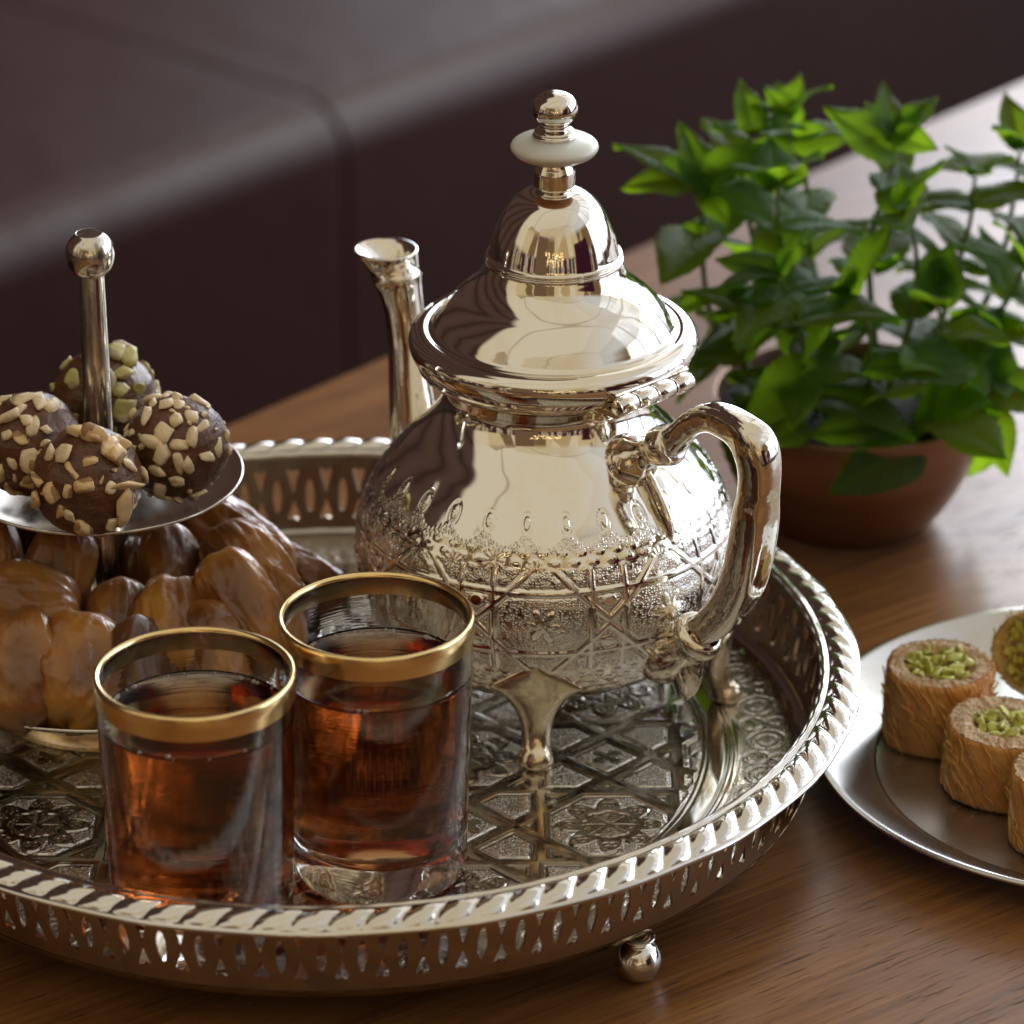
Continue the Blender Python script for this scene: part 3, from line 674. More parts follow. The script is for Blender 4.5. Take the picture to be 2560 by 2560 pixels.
# four cast feet
legd = [(.0566,.0552,.0004,.0006),(.0560,.0532,.0030,.0012),(.0553,.0506,.0070,.0017),(.0544,.0478,.0110,.0020),(.0533,.0452,.0146,.0023),(.0522,.0432,.0128,.0028),(.0512,.0408,.0098,.0036),(.0502,.0375,.0078,.0042),(.0496,.0340,.0062,.0044),(.0495,.0300,.0051,.0042),(.0503,.0262,.0045,.0040),(.0516,.0228,.0047,.0042),(.0528,.0204,.0056,.0050),(.0532,.0189,.0058,.0052),(.0531,.0178,.0044,.0040)]
ld = crspline(np.array(legd), 4); ld[:, 2:] = np.maximum(ld[:, 2:], .0003)
legmes = tube('leg', [(a[0], 0, a[1]) for a in ld], [(a[2], a[3]) for a in ld], 24, ref=Vector((1,0,0)))
for a, d_ in ((-93.5, 0), (-10, .0065), (80, 0), (172, 0)): link('leg', legmes, M_LEG, pot, (d_,0,-.0002), (0,0,math.radians(a)))

# ================================================================== TEA GLASSES
def tea_glass(loc, label, fill, rz):
    g = thing('tea_glass', label, 'glass', loc, (0,0,rz), 'gold rimmed glasses of black tea')
    Hh = .0846; rb, rt = .0256, .0284; th = .0015
    o = lambda z: rb+(rt-rb)*min(1, max(0, z/Hh))**.8
    outer = [(.0001,.0004),(.0200,.0002),(.0240,.0006),(.0253,.0020),(o(.006),.006)]+[(o(z), z) for z in np.linspace(.012, Hh-.0008, 12)]
    lip = [(rt-.0003,Hh-.0002),(rt-th/2,Hh),(rt-th+.0002,Hh-.0003)]
    zi = .0115
    inner = [(o(z)-th, z) for z in np.linspace(Hh-.002, .0170, 12)]+[(o(.014)-th-.0010,.0138),(.0200,zi+.0004),(.0140,zi),(.0001,zi)]
    link('glass_wall', lathe('glass_wall', outer+lip+inner, 128), M_GLASS, g)
    e = .00012; zt = fill
    tprof = [(.0001,zi-e),(.0140,zi-e),(.0200+e,zi+.0003),(o(.014)-th-.0010+e,.0137)]+[(o(z)-th+e, z) for z in np.linspace(.0170, zt-.0001, 12)]
    tprof += [(o(zt)-th+e, zt+.0009),(o(zt)-th-.0004,zt+.0003),(o(zt)-th-.0014,zt),(.0180,zt-.00004),(.0001,zt-.00005)]
    tea = link('tea', lathe('tea', tprof, 128), M_TEA, g)
    band = [(o(Hh-.0072)+.00014,Hh-.0072),(o(Hh-.004)+.00016,Hh-.004),(rt+.00016,Hh-.0008),(rt-.0002,Hh+.00012),(rt-th/2,Hh+.0002),(rt-th-.0001,Hh-.0001),(rt-th-.00016,Hh-.0012)]
    bp = np.array(band); inn = bp[::-1].copy(); inn[:, 0] += np.where(np.arange(len(inn)) < 3, .00008, -.00008)
    link('gold_rim', lathe('gold_rim', band, 128), M_GOLD, g)
    # tiny bubbles along the meniscus
    rng = random.Random(int(loc[0]*1e5)); bmb = bmesh.new()
    for i in range(40):
        a = rng.choice([rng.uniform(0, 2*PI), rng.uniform(.5, 1.5), rng.uniform(2.4, 3.5), rng.uniform(2.4, 3.5)])-rz; s = rng.uniform(.0003, .0008); rr = o(zt)-th-s*rng.uniform(.9, 2.2)
        bmesh.ops.create_icosphere(bmb, subdivisions=2, radius=s, matrix=Matrix.Translation((rr*math.cos(a), rr*math.sin(a), zt+s*.55)))
    mb = bpy.data.meshes.new('bubble'); bmb.to_mesh(mb); bmb.free()
    for f in mb.polygons: f.use_smooth = True
    b = link('tea_bubbles', mb, M_BUB, tea); b['kind'] = 'stuff'
    return g
tea_glass((.0168, -.0791, FL+.0001), 'fuller glass of black tea directly in front of the teapot, gold rim highest', .0662, .4)
tea_glass((-.0331, -.1148, FL+.0001), 'glass of tea nearest the camera, in front of the dates, gold rim lower', .0705, 2.1)

# ================================================================== TWO-TIER STAND
SX, SY = -.0733, .0314
stand = thing('tiered_stand', 'two tier silver serving stand with ball finial, filled with dates and truffles', 'stand', (SX, SY, 0))
link('lower_dish', lathe('lower_dish', [(.0001,.0300),(.035,.0300),(.052,.0325),(.0625,.0372),(.0655,.0392),(.0663,.0398),(.0667,.0404),(.0662,.0409),(.0652,.0404),(.0620,.0384),(.052,.0340),(.035,.0314),(.0001,.0314)], 140, 3), M_DISH, stand)
link('foot_ring', lathe('foot_ring', [(.0001,.0184),(.036,.0184),(.0385,.0186),(.0390,.0196),(.0360,.0240),(.0300,.0285),(.0280,.0302)], 96, 3), M_BRASS, stand)
link('upper_dish', lathe('upper_dish', [(.0001,.0905),(.022,.0907),(.036,.0932),(.0432,.0958),(.0446,.0963),(.0450,.0969),(.0446,.0974),(.0430,.0968),(.036,.0943),(.022,.0919),(.0001,.0917)], 140, 3), M_DISH, stand)
def post(name, z0, z1, r0, r1): return link(name, lathe(name, [(r0, z0), (r0*.97+r1*.03, z0+.001), (r1, z1-.001), (r1*.9, z1)], 40), M_STAND, stand)
lowp = post('lower_post', .031, .0912, .0052, .0048); lowp.data.materials.clear(); lowp.data.materials.append(M_DISH); link('post_collar', lathe('post_collar', [(.0050,.0862),(.0056,.0880),(.0075,.0898),(.0110,.0908)], 48, 3), M_STAND, lowp)
post('upper_post', .0915, .1660, .0048, .0040)
link('ball_finial', lathe('ball_finial', [(.0036,.1636),(.0046,.1645),(.0066,.1668),(.0075,.1700),(.0074,.1728),(.0062,.1756),(.0042,.1776),(.0039,.1778),(.0001,.1779)], 64, 4), M_STAND, stand)

# ---- dates
def make_date(name, L, Wd, seed, mat, wr=1.0):
    """a collapsed, wrinkled fruit: soft flats pressed into a blunt ovoid, long skin folds, a dimpled stem end"""
    nu, nv = 96, 92; rng = random.Random(seed); NN = noise.noise
    off = Vector((seed*3.7, seed*1.3, seed*.7)); V = np.zeros((nu, nv, 3)); tip = np.zeros((nu, nv)); dent = np.zeros((nu, nv))
    a0 = rng.uniform(0, 2*PI); flats = []
    for k in range(4):
        a = a0+k*2*PI/4+rng.uniform(-.5, .5); n_ = Vector((math.cos(a), math.sin(a), rng.uniform(-.35, .35))).normalized()
        flats.append((n_, rng.uniform(.62, .84), rng.uniform(.65, 1.0)))
    folds = [(rng.uniform(0, 2*PI), rng.uniform(-1.3, 1.3), rng.uniform(.05, .11), rng.uniform(.05, .35), rng.uniform(.55, .9), rng.uniform(.4, 1.0)) for _ in range(6)]
    tap = rng.uniform(.0, .10); bend = rng.uniform(-.08, .08)
    for i in range(nu):
        s = i/(nu-1); x = math.sin((s-.5)*PI)
        r = (max(0, 1-abs(x)**(2.5 if x < 0 else 3.4)))**.5*(1-tap*x)
        for j in range(nv):
            a = 2*PI*j/nv; c, sn = math.cos(a), math.sin(a)
            q = Vector((r*c, r*sn, x)); q *= 1+.13*NN(Vector((c, sn, x*.8))*.9+off)
            dk = 0
            for n_, d_, f_ in flats:
                k = q.dot(n_)-d_
                if k > 0: k2 = k*k/(k+.16); q -= n_*(k2*f_); dk += k2
            ft = (1-.8*max(0, (x-.6)/.4))*min(1, r*1.3)
            w2 = 1-2.4*abs(NN(Vector((c*1.7, sn*1.7, x*.75))*1.2+off*1.7)); w3 = 1-2.4*abs(NN(Vector((c*3.4, sn*3.4, x*1.7))+off*2.3)); w4 = 1-2.4*abs(NN(Vector((c*7, sn*7, x*4.2))+off*3.1))
            d = ft*((.080*max(0, w2)+.050*max(0, w3))*wr + .022*max(0, w4)*(.5+.5*wr))
            for (ca, sl_, cw, f0, f1, am) in folds:
                u = ((a-ca-sl_*(s-.5)+PI) % (2*PI)-PI)/cw; win = max(0, min(1, (s-f0)/.12, (f1-s)/.12))
                d += am*(-.075*math.exp(-u*u*2.2)+.040*math.exp(-((u-1.2)/.6)**2))*wr*win
            rad = math.hypot(q.x, q.y); q = Vector((q.x*(1+d), q.y*(1+d), q.z))
            dim = .15*math.exp(-(r/.34)**2) if x > 0 else 0
            V[i, j] = (q.x*Wd/2*1.02+bend*Wd*x*x, q.y*Wd/2*.98, (q.z-dim)*L/2)
            tip[i, j] = .9*math.exp(-(r/.15)**2) if x > 0 else .5*math.exp(-(r/.13)**2)
            dent[i, j] = min(1, dk*7)
    return np_mesh(name, V.reshape(-1, 3), grid_quads(nu, nv, False, True), True, {'tip': tip, 'dent': dent})
def put_date(px, py, y, L, Wd, ang, lean, seed, mi, label, wr=1.0, spin=0.0):
    """px,py centre in the photo at world depth y; ang = direction of the stem end in the picture (deg from +x, up), lean = tilt of that end towards the camera (deg)"""
    c = at_y(px, py, y)
    R_ = Vector((1,0,0)); U_ = Vector((0, math.sin(PITCH), math.cos(PITCH))); B_ = Vector((0, -math.cos(PITCH), math.sin(PITCH)))   # right, up, towards camera
    a, l = math.radians(ang), math.radians(lean)
    ax = (R_*math.cos(a)+U_*math.sin(a))*math.cos(l) + B_*math.sin(l)
    o = link('date', make_date('date', L*.92, Wd, seed, mi, wr*1.1+.1), M_DATE[mi])
    q = Vector((0,0,1)).rotation_difference(ax); o.rotation_mode = 'QUATERNION'
    from mathutils import Quaternion
    o.rotation_quaternion = q @ Quaternion((0,0,1), math.radians(spin)); o.location = c
    tag(o, label, 'date', 'dates heaped on the lower dish')
    return o
D0 = SY
put_date(32, 1262, D0-.050, .043, .0285, 96, -18, 11, 1, 'upright brown date at the left front edge of the lower dish', .8, 30)
put_date(146, 1264, D0-.0475, .0430, .0290, 84, -20, 3, 0, 'large amber date with long folds at the front of the dish beside the front glass', 1.15, 200)
put_date(58, 1135, D0-.030, .036, .0245, 165, 15, 5, 1, 'date lying on its side behind the two front dates at the left', .5, 80)
put_date(108, 1084, D0-.014, .040, .0225, 75, -5, 8, 1, 'reddish brown date with round dimpled tip standing left of the post', .6, 10)
put_date(22, 1040, D0+.004, .042, .0235, 80, 5, 13, 2, 'dark date under the left side of the upper dish', .7, 120)
put_date(-22, 1085, D0-.018, .040, .0240, 90, 0, 17, 0, 'date cut off by the left picture edge behind the front dates', .6, 60)
put_date(310, 1092, D0-.002, .042, .0262, 100, -8, 21, 1, 'smooth tan date with flat tip standing right of the post', .5, 150)
put_date(328, 1190, D0-.032, .042, .0262, 88, -25, 23, 0, 'amber date just behind the rim of the front glass, in front of the post', .9, 300)
put_date(462, 1150, D0-.026, .046, .0235, 122, -8, 27, 0, 'long amber date leaning to the right, nearest the rim of the rear glass', .8, 250)
put_date(478, 1092, D0-.008, .046, .0250, 125, -6, 31, 1, 'deeply wrinkled brown date leaning just behind the long amber one', 1.5, 40)
put_date(448, 1045, D0+.018, .050, .0270, 140, -5, 37, 0, 'wrinkled date at the top right of the heap, nearest the pierced tray wall', 1.5, 320)
put_date(262, 1040, D0+.018, .040, .0250, 70, 0, 41, 2, 'dark date half hidden behind the post under the upper dish', .8, 0)
put_date(565, 1095, D0+.022, .036, .0200, 150, -5, 43, 2, 'small dark wrinkled date at the far right edge of the heap', 1.4, 90)
put_date(222, 1195, D0-.030, .040, .0240, 100, -22, 47, 1, 'small brown date wedged between the large front date and the post', .8, 180)
put_date(400, 1240, D0-.040, .043, .0250, 110, -20, 53, 1, 'date seen through the front glass at the right of the dish', .9, 130)
put_date(262, 1275, D0-.050, .042, .0250, 92, -18, 59, 2, 'date mostly hidden behind the rim of the front glass', .9, 210)
put_date(345, 985, D0+.030, .042, .0250, 95, 5, 61, 2, 'dark date behind the heap just under the upper dish', .8, 90)
put_date(180, 1035, D0+.030, .042, .0250, 90, 5, 67, 2, 'shadowed date at the back of the dish left of the post', .8, 45)
put_date(90, 1020, D0+.030, .042, .0250, 88, 5, 71, 2, 'shadowed date at the back under the left truffle', .8, 145)

# ---- truffles with nut pieces
def nut_mesh(name, seed, sx, sy, sz, mat, sub=True):
    rng = random.Random(seed); bm = bmesh.new(); bmesh.ops.create_icosphere(bm, subdivisions=2, radius=1.0)
    planes = [(Vector((rng.gauss(0,1), rng.gauss(0,1), rng.gauss(0,.8))).normalized(), rng.uniform(.35, .68)) for _ in range(8)]
    off = Vector((seed*1.7, seed*.9, 3))
    for v in bm.verts:
        c = v.co.copy()
        for n_, d_ in planes:
            k = c.dot(n_)-d_
            if k > 0: c -= n_*k*.97
        c *= 1.35*(1+.10*noise.noise(c*2.2+off))
        v.co = Vector((c.x*sx, c.y*sy, c.z*sz))
    me = bpy.data.meshes.new(name); bm.to_mesh(me); bm.free()
    for f in me.polygons: f.use_smooth = True
    me.materials.append(mat); return me
def nut_set(mat, seed, sx=.0021, n=7, elong=1.0): 
    rng = random.Random(seed)
    return [nut_mesh('nut_piece', seed*50+i, sx*rng.uniform(.8, 1.35)*elong, sx*rng.uniform(.65, 1.0), sx*rng.uniform(.42, .62), mat) for i in range(n)]
NUTS = {'peanut': nut_set(M_PEANUT, 1, .0027, 12), 'peanut_long': nut_set(M_PEANUT, 2, .0025, 6, 1.45), 'roast': nut_set(M_ROAST, 3, .0032, 9), 'sliver': nut_set(M_ROAST, 4, .0023, 6, 1.8), 'pist': nut_set(M_PISTN, 5, .0025, 8, 1.15)}
def truffle(loc, R, seed, label, kinds, count, spots, gap):
    tr = thing('truffle', label, 'truffle', loc, (0,0,0), 'nut covered date truffles on the upper dish')
    nu, nv = 40, 56; off = Vector((seed*5.1, seed, 2)); V = np.zeros((nu, nv, 3))
    def rad(d):
        return R*(1 + .055*noise.noise(d*1.6+off) + .030*noise.noise(d*3.7+off) - .022*max(0, 1-abs(noise.noise(Vector((d.x*2, d.y*2, d.z*5))+off*2))*5))
    for i in range(nu):
        ph = PI*(i/(nu-1)-.5)
        for j in range(nv):
            th = 2*PI*j/nv; d = Vector((math.cos(ph)*math.cos(th), math.cos(ph)*math.sin(th), math.sin(ph)*.985)); V[i, j] = d*rad(d.normalized())
    link('truffle_ball', np_mesh('truffle_ball', V.reshape(-1, 3), grid_quads(nu, nv, False, True, True)), M_PASTE, tr)
    rng = random.Random(seed); placed = []
    def add(d, kind, scale=1.0, sink=.35):
        me = rng.choice(NUTS[kind]); rr = rad(d); o = link('nut_piece', me, None, tr)
        o.rotation_mode = 'QUATERNION'; q = Vector((0,0,1)).rotation_difference(d)
        from mathutils import Quaternion
        o.rotation_quaternion = q @ Quaternion((0,0,1), rng.uniform(0, 2*PI)) @ Quaternion((1,0,0), rng.gauss(0, .22))
        o.location = d*(rr+.0010*scale*(1-sink*2)*1.2); o.scale = (scale,)*3; placed.append(d)
    for (u, v, kind, s) in spots:        # u, v = place on the visible disc (right, up) as seen from the camera
        w = math.sqrt(max(.02, 1-u*u-v*v))
        d = Vector((u, 0, 0))+Vector((0, math.sin(PITCH), math.cos(PITCH)))*v+Vector((0, -math.cos(PITCH), math.sin(PITCH)))*w
        add(d.normalized(), kind, s)
    tries = 0; n = 0
    while n < count and tries < count*40:
        tries += 1; d = Vector((rng.gauss(0,1), rng.gauss(0,1), rng.gauss(0,1))).normalized()
        if d.y > .45 and rng.random() < .8: continue
        # bare patches
        if noise.noise(d*1.7+off*3) < gap: continue
        if any((d-e).length < rng.uniform(.16, .36) for e in placed): continue
        kind = rng.choices([k for k, _ in kinds], [w for _, w in kinds])[0]; add(d, kind, rng.choice([rng.uniform(.28, .5), rng.uniform(.6, .95), rng.uniform(.8, 1.35)]), rng.uniform(.35, .75)); n += 1
    return tr
zt = .1130
def tl(px, py, z): v = at(px, py, z); return (v.x, v.y, z)
c_f = tl(166, 905, .1128); c_r = tl(331, 842, .1125); c_l = tl(58, 838, .1128); c_b = tl(197, 752, .1130)
truffle(c_f, .0168, 31, 'nearest truffle, coated with big roasted hazelnut pieces and slivers', [('roast', 3), ('sliver', 1), ('peanut', 1)], 26,
        [(.05,-.12,'roast',1.15),(-.28,-.22,'roast',.8),(.10,.32,'roast',.75),(-.38,.42,'peanut',1.3),(.55,.45,'roast',1.5),(.45,.62,'sliver',1.2),(.78,-.1,'sliver',1.5),(.70,-.45,'sliver',1.6),(-.82,.0,'sliver',1.2),(-.60,.5,'peanut_long',1.0),(.25,.75,'roast',1.4),(-.25,-.68,'peanut_long',.9),(0,-.85,'roast',1),(.45,-.80,'peanut',1.2),(-.85,-.35,'roast',1.2),(-.1,.85,'sliver',1.3)], .10)
truffle(c_r, .0165, 12, 'right hand truffle, densely dotted with pale chopped peanut', [('peanut', 5), ('peanut_long', 1)], 74,
        [(-.1,.25,'peanut',1.1),(.15,.05,'peanut',1),(-.35,.1,'peanut',1.2),(-.45,.55,'peanut_long',1.0),(.1,.45,'peanut',1),(.4,.2,'peanut',1.1),(-.15,-.15,'peanut',1.4),(.3,-.4,'peanut',1.2),(-.3,-.45,'peanut',1.2),(.1,-.65,'peanut',1),(.62,-.2,'peanut',1.1),(.55,.35,'peanut_long',.8)], -.12)
truffle(c_l, .0168, 44, 'left truffle cut by the picture edge, with a smooth bare top and peanut pieces', [('peanut', 4), ('peanut_long', 1), ('roast', 1)], 50,
        [(-.05,.82,'peanut_long',1.2),(.2,.78,'peanut_long',1.1),(.45,.72,'peanut_long',1.0),(.05,.42,'peanut',1.1),(.2,.35,'peanut',1.1),(.15,-.25,'peanut',1.5),(.15,-.45,'peanut',1.2),(.1,-.68,'roast',1.6),(-.25,.5,'peanut_long',1.2)], .16)
truffle(c_b, .0166, 75, 'rear truffle behind the post, with green pistachio pieces', [('pist', 5)], 34,
        [(.45,.80,'pist',1.9),(.25,.85,'pist',1.5),(.4,.45,'pist',1.3),(.15,.25,'pist',1.3),(.40,.15,'pist',1.3),(.45,-.25,'pist',1.9),(-.55,.35,'pist',1.3),(.75,.2,'pist',1.2)], .05)

# ================================================================== MINT IN A BOWL
BX, BY = .178, .205
bowl = link('bowl', lathe('bowl', [(.0001,.0002),(.026,.0003),(.0300,.0012),(.0360,.0080),(.0430,.0210),(.0475,.0350),(.0492,.0470),(.0491,.0483),(.0484,.0484),(.0480,.0474),(.0462,.0350),(.0420,.0225),(.0350,.0110),(.0280,.0055),(.0001,.0050)], 96, 4), M_BOWL)
bowl.location = (BX, BY, 0); tag(bowl, 'small brown bowl holding the mint, behind the teapot handle', 'bowl')
soil = link('soil', lathe('soil', [(.0475,.0415),(.030,.0440),(.0001,.0450)], 48, 3), M_SOIL, bowl)
def leaf_mesh(name, seed, wid=.52, fold=.35, droop=.5):
    """unit-length leaf along +y, upper face +z: toothed edge, pinched midrib and blistered skin between the veins"""
    rng = random.Random(seed); nu, nv = 29, 13; V = np.zeros((nu, nv, 3)); vein = np.zeros((nu, nv)); tw = rng.uniform(-.5, .5); side = rng.uniform(-.12, .12)
    for i in range(nu):
        s = i/(nu-1); w = wid/2*(math.sin(PI*min(1, (s*.985+.01)**.68))**.8)*(1-.10*s)
        for j in range(nv):
            q = (j-(nv-1)/2)/((nv-1)/2); aq = abs(q)
            ser = 1+(.085*((i % 3)/2-.5) if aq > .95 else 0)
            x = w*q*ser; vp = s*8-aq*1.9
            blis = abs(math.sin(vp*PI))**.7*(aq**.5)*(1-aq**3)
            z = fold*abs(x)*.9 - droop*s*s*.55 + .030*blis + .030*math.sin(s*11+seed)*q*aq + tw*x*s*.6 - .05*aq**4*wid
            V[i, j] = (x+side*s*s, s-.05*aq*aq, z); vein[i, j] = max(math.exp(-(q/.09)**2), .75*(1-abs(math.sin(vp*PI)))**5*(aq < .93))
    return np_mesh(name, V.reshape(-1, 3), grid_quads(nu, nv, False, False, True), True, {'vein': vein})
LEAVES = [leaf_mesh('leaf', i, random.uniform(.60, .76), random.uniform(.1, .45), random.uniform(.2, .8)) for i in range(8)]
for l in LEAVES: l.materials.append(M_LEAF)
def place_leaf(parent, p, d, up, L, rng):
    d = Vector(d).normalized(); x = d.cross(Vector(up))
    if x.length < 1e-3: x = d.cross(Vector((1,0,.1)))
    x.normalize(); z = x.cross(d)
    o = link('leaf', rng.choice(LEAVES), None, parent)
    m = Matrix((x, d, z)).transposed().to_4x4(); o.matrix_local = Matrix.Translation(p) @ m @ Matrix.Scale(L, 4)
    return o
def sprig(pts, label, seed, n0=.25, step=.017, Lmax=.036, Ltop=.022, tilt=.35, bare=0, skip=()):
    rng = random.Random(seed); b = Vector(pts[0]); s = thing('mint_sprig', label, 'mint', b, (0,0,0), 'fresh mint sprigs in the brown bowl')
    P = crspline(np.array([tuple(Vector(p)-b) for p in pts]), 8); n = len(P)
    link('stem', tube('stem', P, [.0014-.0008*i/(n-1) for i in range(n)], 8, ref=Vector((.3,1,.2))), M_STEM, s)
    cum = np.r_[0, np.cumsum(np.linalg.norm(np.diff(P, axis=0), axis=1))]; tot = cum[-1]
    d = tot*n0; k = 0; a0 = rng.uniform(0, PI)
    while d < tot+.001:
        i = min(n-2, int(np.searchsorted(cum, d))); p = Vector(P[min(i, n-1)]); tg = (Vector(P[min(n-1, i+1)])-Vector(P[max(0, i-1)])).normalized()
        f = d/tot; L = (Lmax*(1-f)+Ltop*f)*rng.uniform(.7, 1.2)*1.10
        e1_ = tg.orthogonal().normalized(); e2_ = tg.cross(e1_)
        for h in (0, 1):
            a = a0+k*PI/2+h*PI+rng.gauss(0, .22); out = e1_*math.cos(a)+e2_*math.sin(a)
            if f < .9 and rng.random() < .15: continue
            dirv = out*math.cos(tilt)+tg*(math.sin(tilt)+rng.gauss(0, .34)); place_leaf(s, p, dirv, tg+Vector((0,0,.3)), L, rng)
        k += 1; d += step*(1-.12*f)*1.16
    # top tuft
    for h in range(4):
        a = rng.uniform(0, 2*PI); out = e1_*math.cos(a)+e2_*math.sin(a); place_leaf(s, Vector(P[-1]), out*.75+tg*.8, tg, Ltop*rng.uniform(.5, .85), rng)
    return s
def bpt(dx, dy, z=.042): return Vector((BX+dx, BY+dy, z))
def ypt(px, py, y): return at_y(px, py, y)
def spr(base, tops, label, seed, extra=(), **k):
    pts = [bpt(*base)]+[ypt(*q) for q in tops]; sg = sprig(pts, label, seed, **k); rng = random.Random(seed+500)
    for (ax_, ay_, bx_, by_, yy, up) in extra:          # single leaves that stand clear of the bush
        a, b = ypt(ax_, ay_, yy), ypt(bx_, by_, yy-.004); d = b-a; place_leaf(sg, a-Vector(sg.location), d, up, d.length, rng)
    return sg
spr((-.028,.010), [(1345,600,.212),(1325,440,.212),(1330,350,.210)], 'leftmost mint sprig leaning out past the teapot lid', 1, [(1312,335,1172,332,.208,(0,-.55,.8)),(1322,345,1395,425,.206,(.2,-.9,.3)),(1328,430,1255,515,.208,(-.3,-.9,.3)),(1330,560,1268,588,.208,(0,-.6,.8)),(1335,330,1420,268,.210,(0,-.8,.5))], step=.021, Lmax=.030, Ltop=.030)
spr((-.014,.020), [(1440,520,.225),(1400,330,.225),(1420,250,.222)], 'mint sprig with bright backlit crown, second from the left', 2, step=.020, Lmax=.034, Ltop=.028)
spr((-.012,-.010), [(1490,560,.195),(1470,430,.19),(1468,345,.19)], 'darker upright mint sprig just right of the teapot lid', 3, step=.016, Lmax=.036, Ltop=.024)
spr((0,.022), [(1530,480,.23),(1520,330,.232),(1490,215,.232)], 'tallest mint sprig with bright curled top leaves', 4, [(1500,235,1455,162,.230,(.2,-.95,.2)),(1495,262,1600,262,.228,(0,-.95,.25)),(1490,275,1395,300,.228,(0,-.9,.4))], step=.021, Lmax=.034, Ltop=.027)
spr((.012,.012), [(1640,480,.22),(1680,340,.222),(1690,262,.222)], 'tall mint sprig standing against the bright table', 5, [(1690,290,1560,208,.220,(0,-.6,.8)),(1690,250,1770,290,.220,(0,-.9,.4))], step=.018, Lmax=.036, Ltop=.028)
spr((.008,-.012), [(1720,600,.195),(1728,470,.195),(1705,395,.195)], 'mint sprig in the middle of the bowl, shorter than those behind it', 6, step=.018, Lmax=.036, Ltop=.026)
spr((.026,.010), [(1790,560,.22),(1830,420,.222),(1840,330,.222)], 'dense mint sprig on the right side of the bowl', 7, step=.016, Lmax=.036, Ltop=.026)
spr((.034,.016), [(1880,520,.235),(1915,360,.24),(1925,280,.24)], 'mint sprig reaching the right picture edge at the top', 8, step=.019, Lmax=.036, Ltop=.030)
spr((.034,-.008), [(1850,640,.20),(1905,560,.198),(1935,500,.198)], 'mint sprig leaning out to the right over the table', 9, step=.015, Lmax=.036, Ltop=.027)
spr((-.008,-.026), [(1530,700,.172),(1500,590,.17),(1470,520,.168)], 'front mint sprig with large dark lower leaves', 10, step=.014, Lmax=.040, Ltop=.032)
spr((.010,-.028), [(1640,720,.172),(1640,620,.17),(1600,545,.17)], 'front mint sprig bending left across the middle', 11, step=.014, Lmax=.040, Ltop=.030)
spr((.024,-.022), [(1760,730,.178),(1780,650,.175),(1770,580,.175)], 'front right mint sprig above the bowl rim', 12, step=.014, Lmax=.040, Ltop=.032)
spr((-.030,-.012), [(1420,740,.19),(1400,650,.188),(1385,575,.188)], 'low mint sprig beside the teapot hinge', 13, step=.014, Lmax=.036, Ltop=.028)
spr((.036,-.016), [(1850,760,.19),(1870,740,.185),(1880,720,.185)], 'short mint sprig drooping over the right rim of the bowl', 14, step=.012, Lmax=.036, Ltop=.030)
# separate big lower leaves hanging over the rim
def loose(px0, py0, px1, py1, y0, y1, label, seed, up=(0,-.5,1), L=None):
    a, b = ypt(px0, py0, y0), ypt(px1, py1, y1); rng = random.Random(seed)
    o = link('mint_leaf', leaf_mesh('mint_leaf', seed, .6, .25, .35), M_LEAF)
    d = (b-a); L = d.length; d.normalize(); x = d.cross(Vector(up)).normalized(); z = x.cross(d)
    o.matrix_world = Matrix.Translation(a) @ Matrix((x, d, z)).transposed().to_4x4() @ Matrix.Scale(L, 4)
    tag(o, label, 'mint leaf', 'large mint leaves hanging over the bowl rim')
loose(1735, 838, 1570, 905, .165, .142, 'broad mint leaf hanging over the front rim of the bowl', 101, (0,-.8,.6))
loose(1868, 775, 1905, 890, .185, .165, 'mint leaf hanging down outside the right rim of the bowl', 102, (0,-1,.25))
loose(1540, 690, 1390, 800, .160, .150, 'large dark mint leaf beside the teapot handle', 103, (0,-.8,.7))
loose(1520, 800, 1445, 840, .165, .150, 'small mint leaf on the left rim of the bowl by the handle', 104, (0,-.8,.7))
loose(1830, 690, 1632, 660, .165, .155, 'long mint leaf pointing left across the middle of the bowl', 105, (0,-.3,1))
loose(1700, 790, 1530, 815, .168, .158, 'mint leaf lying along the front rim behind the hanging one', 106, (0,-.5,.9))
loose(1845, 690, 1720, 830, .172, .160, 'big mint leaf slanting down to the front right rim', 107, (0,-.9,.4))

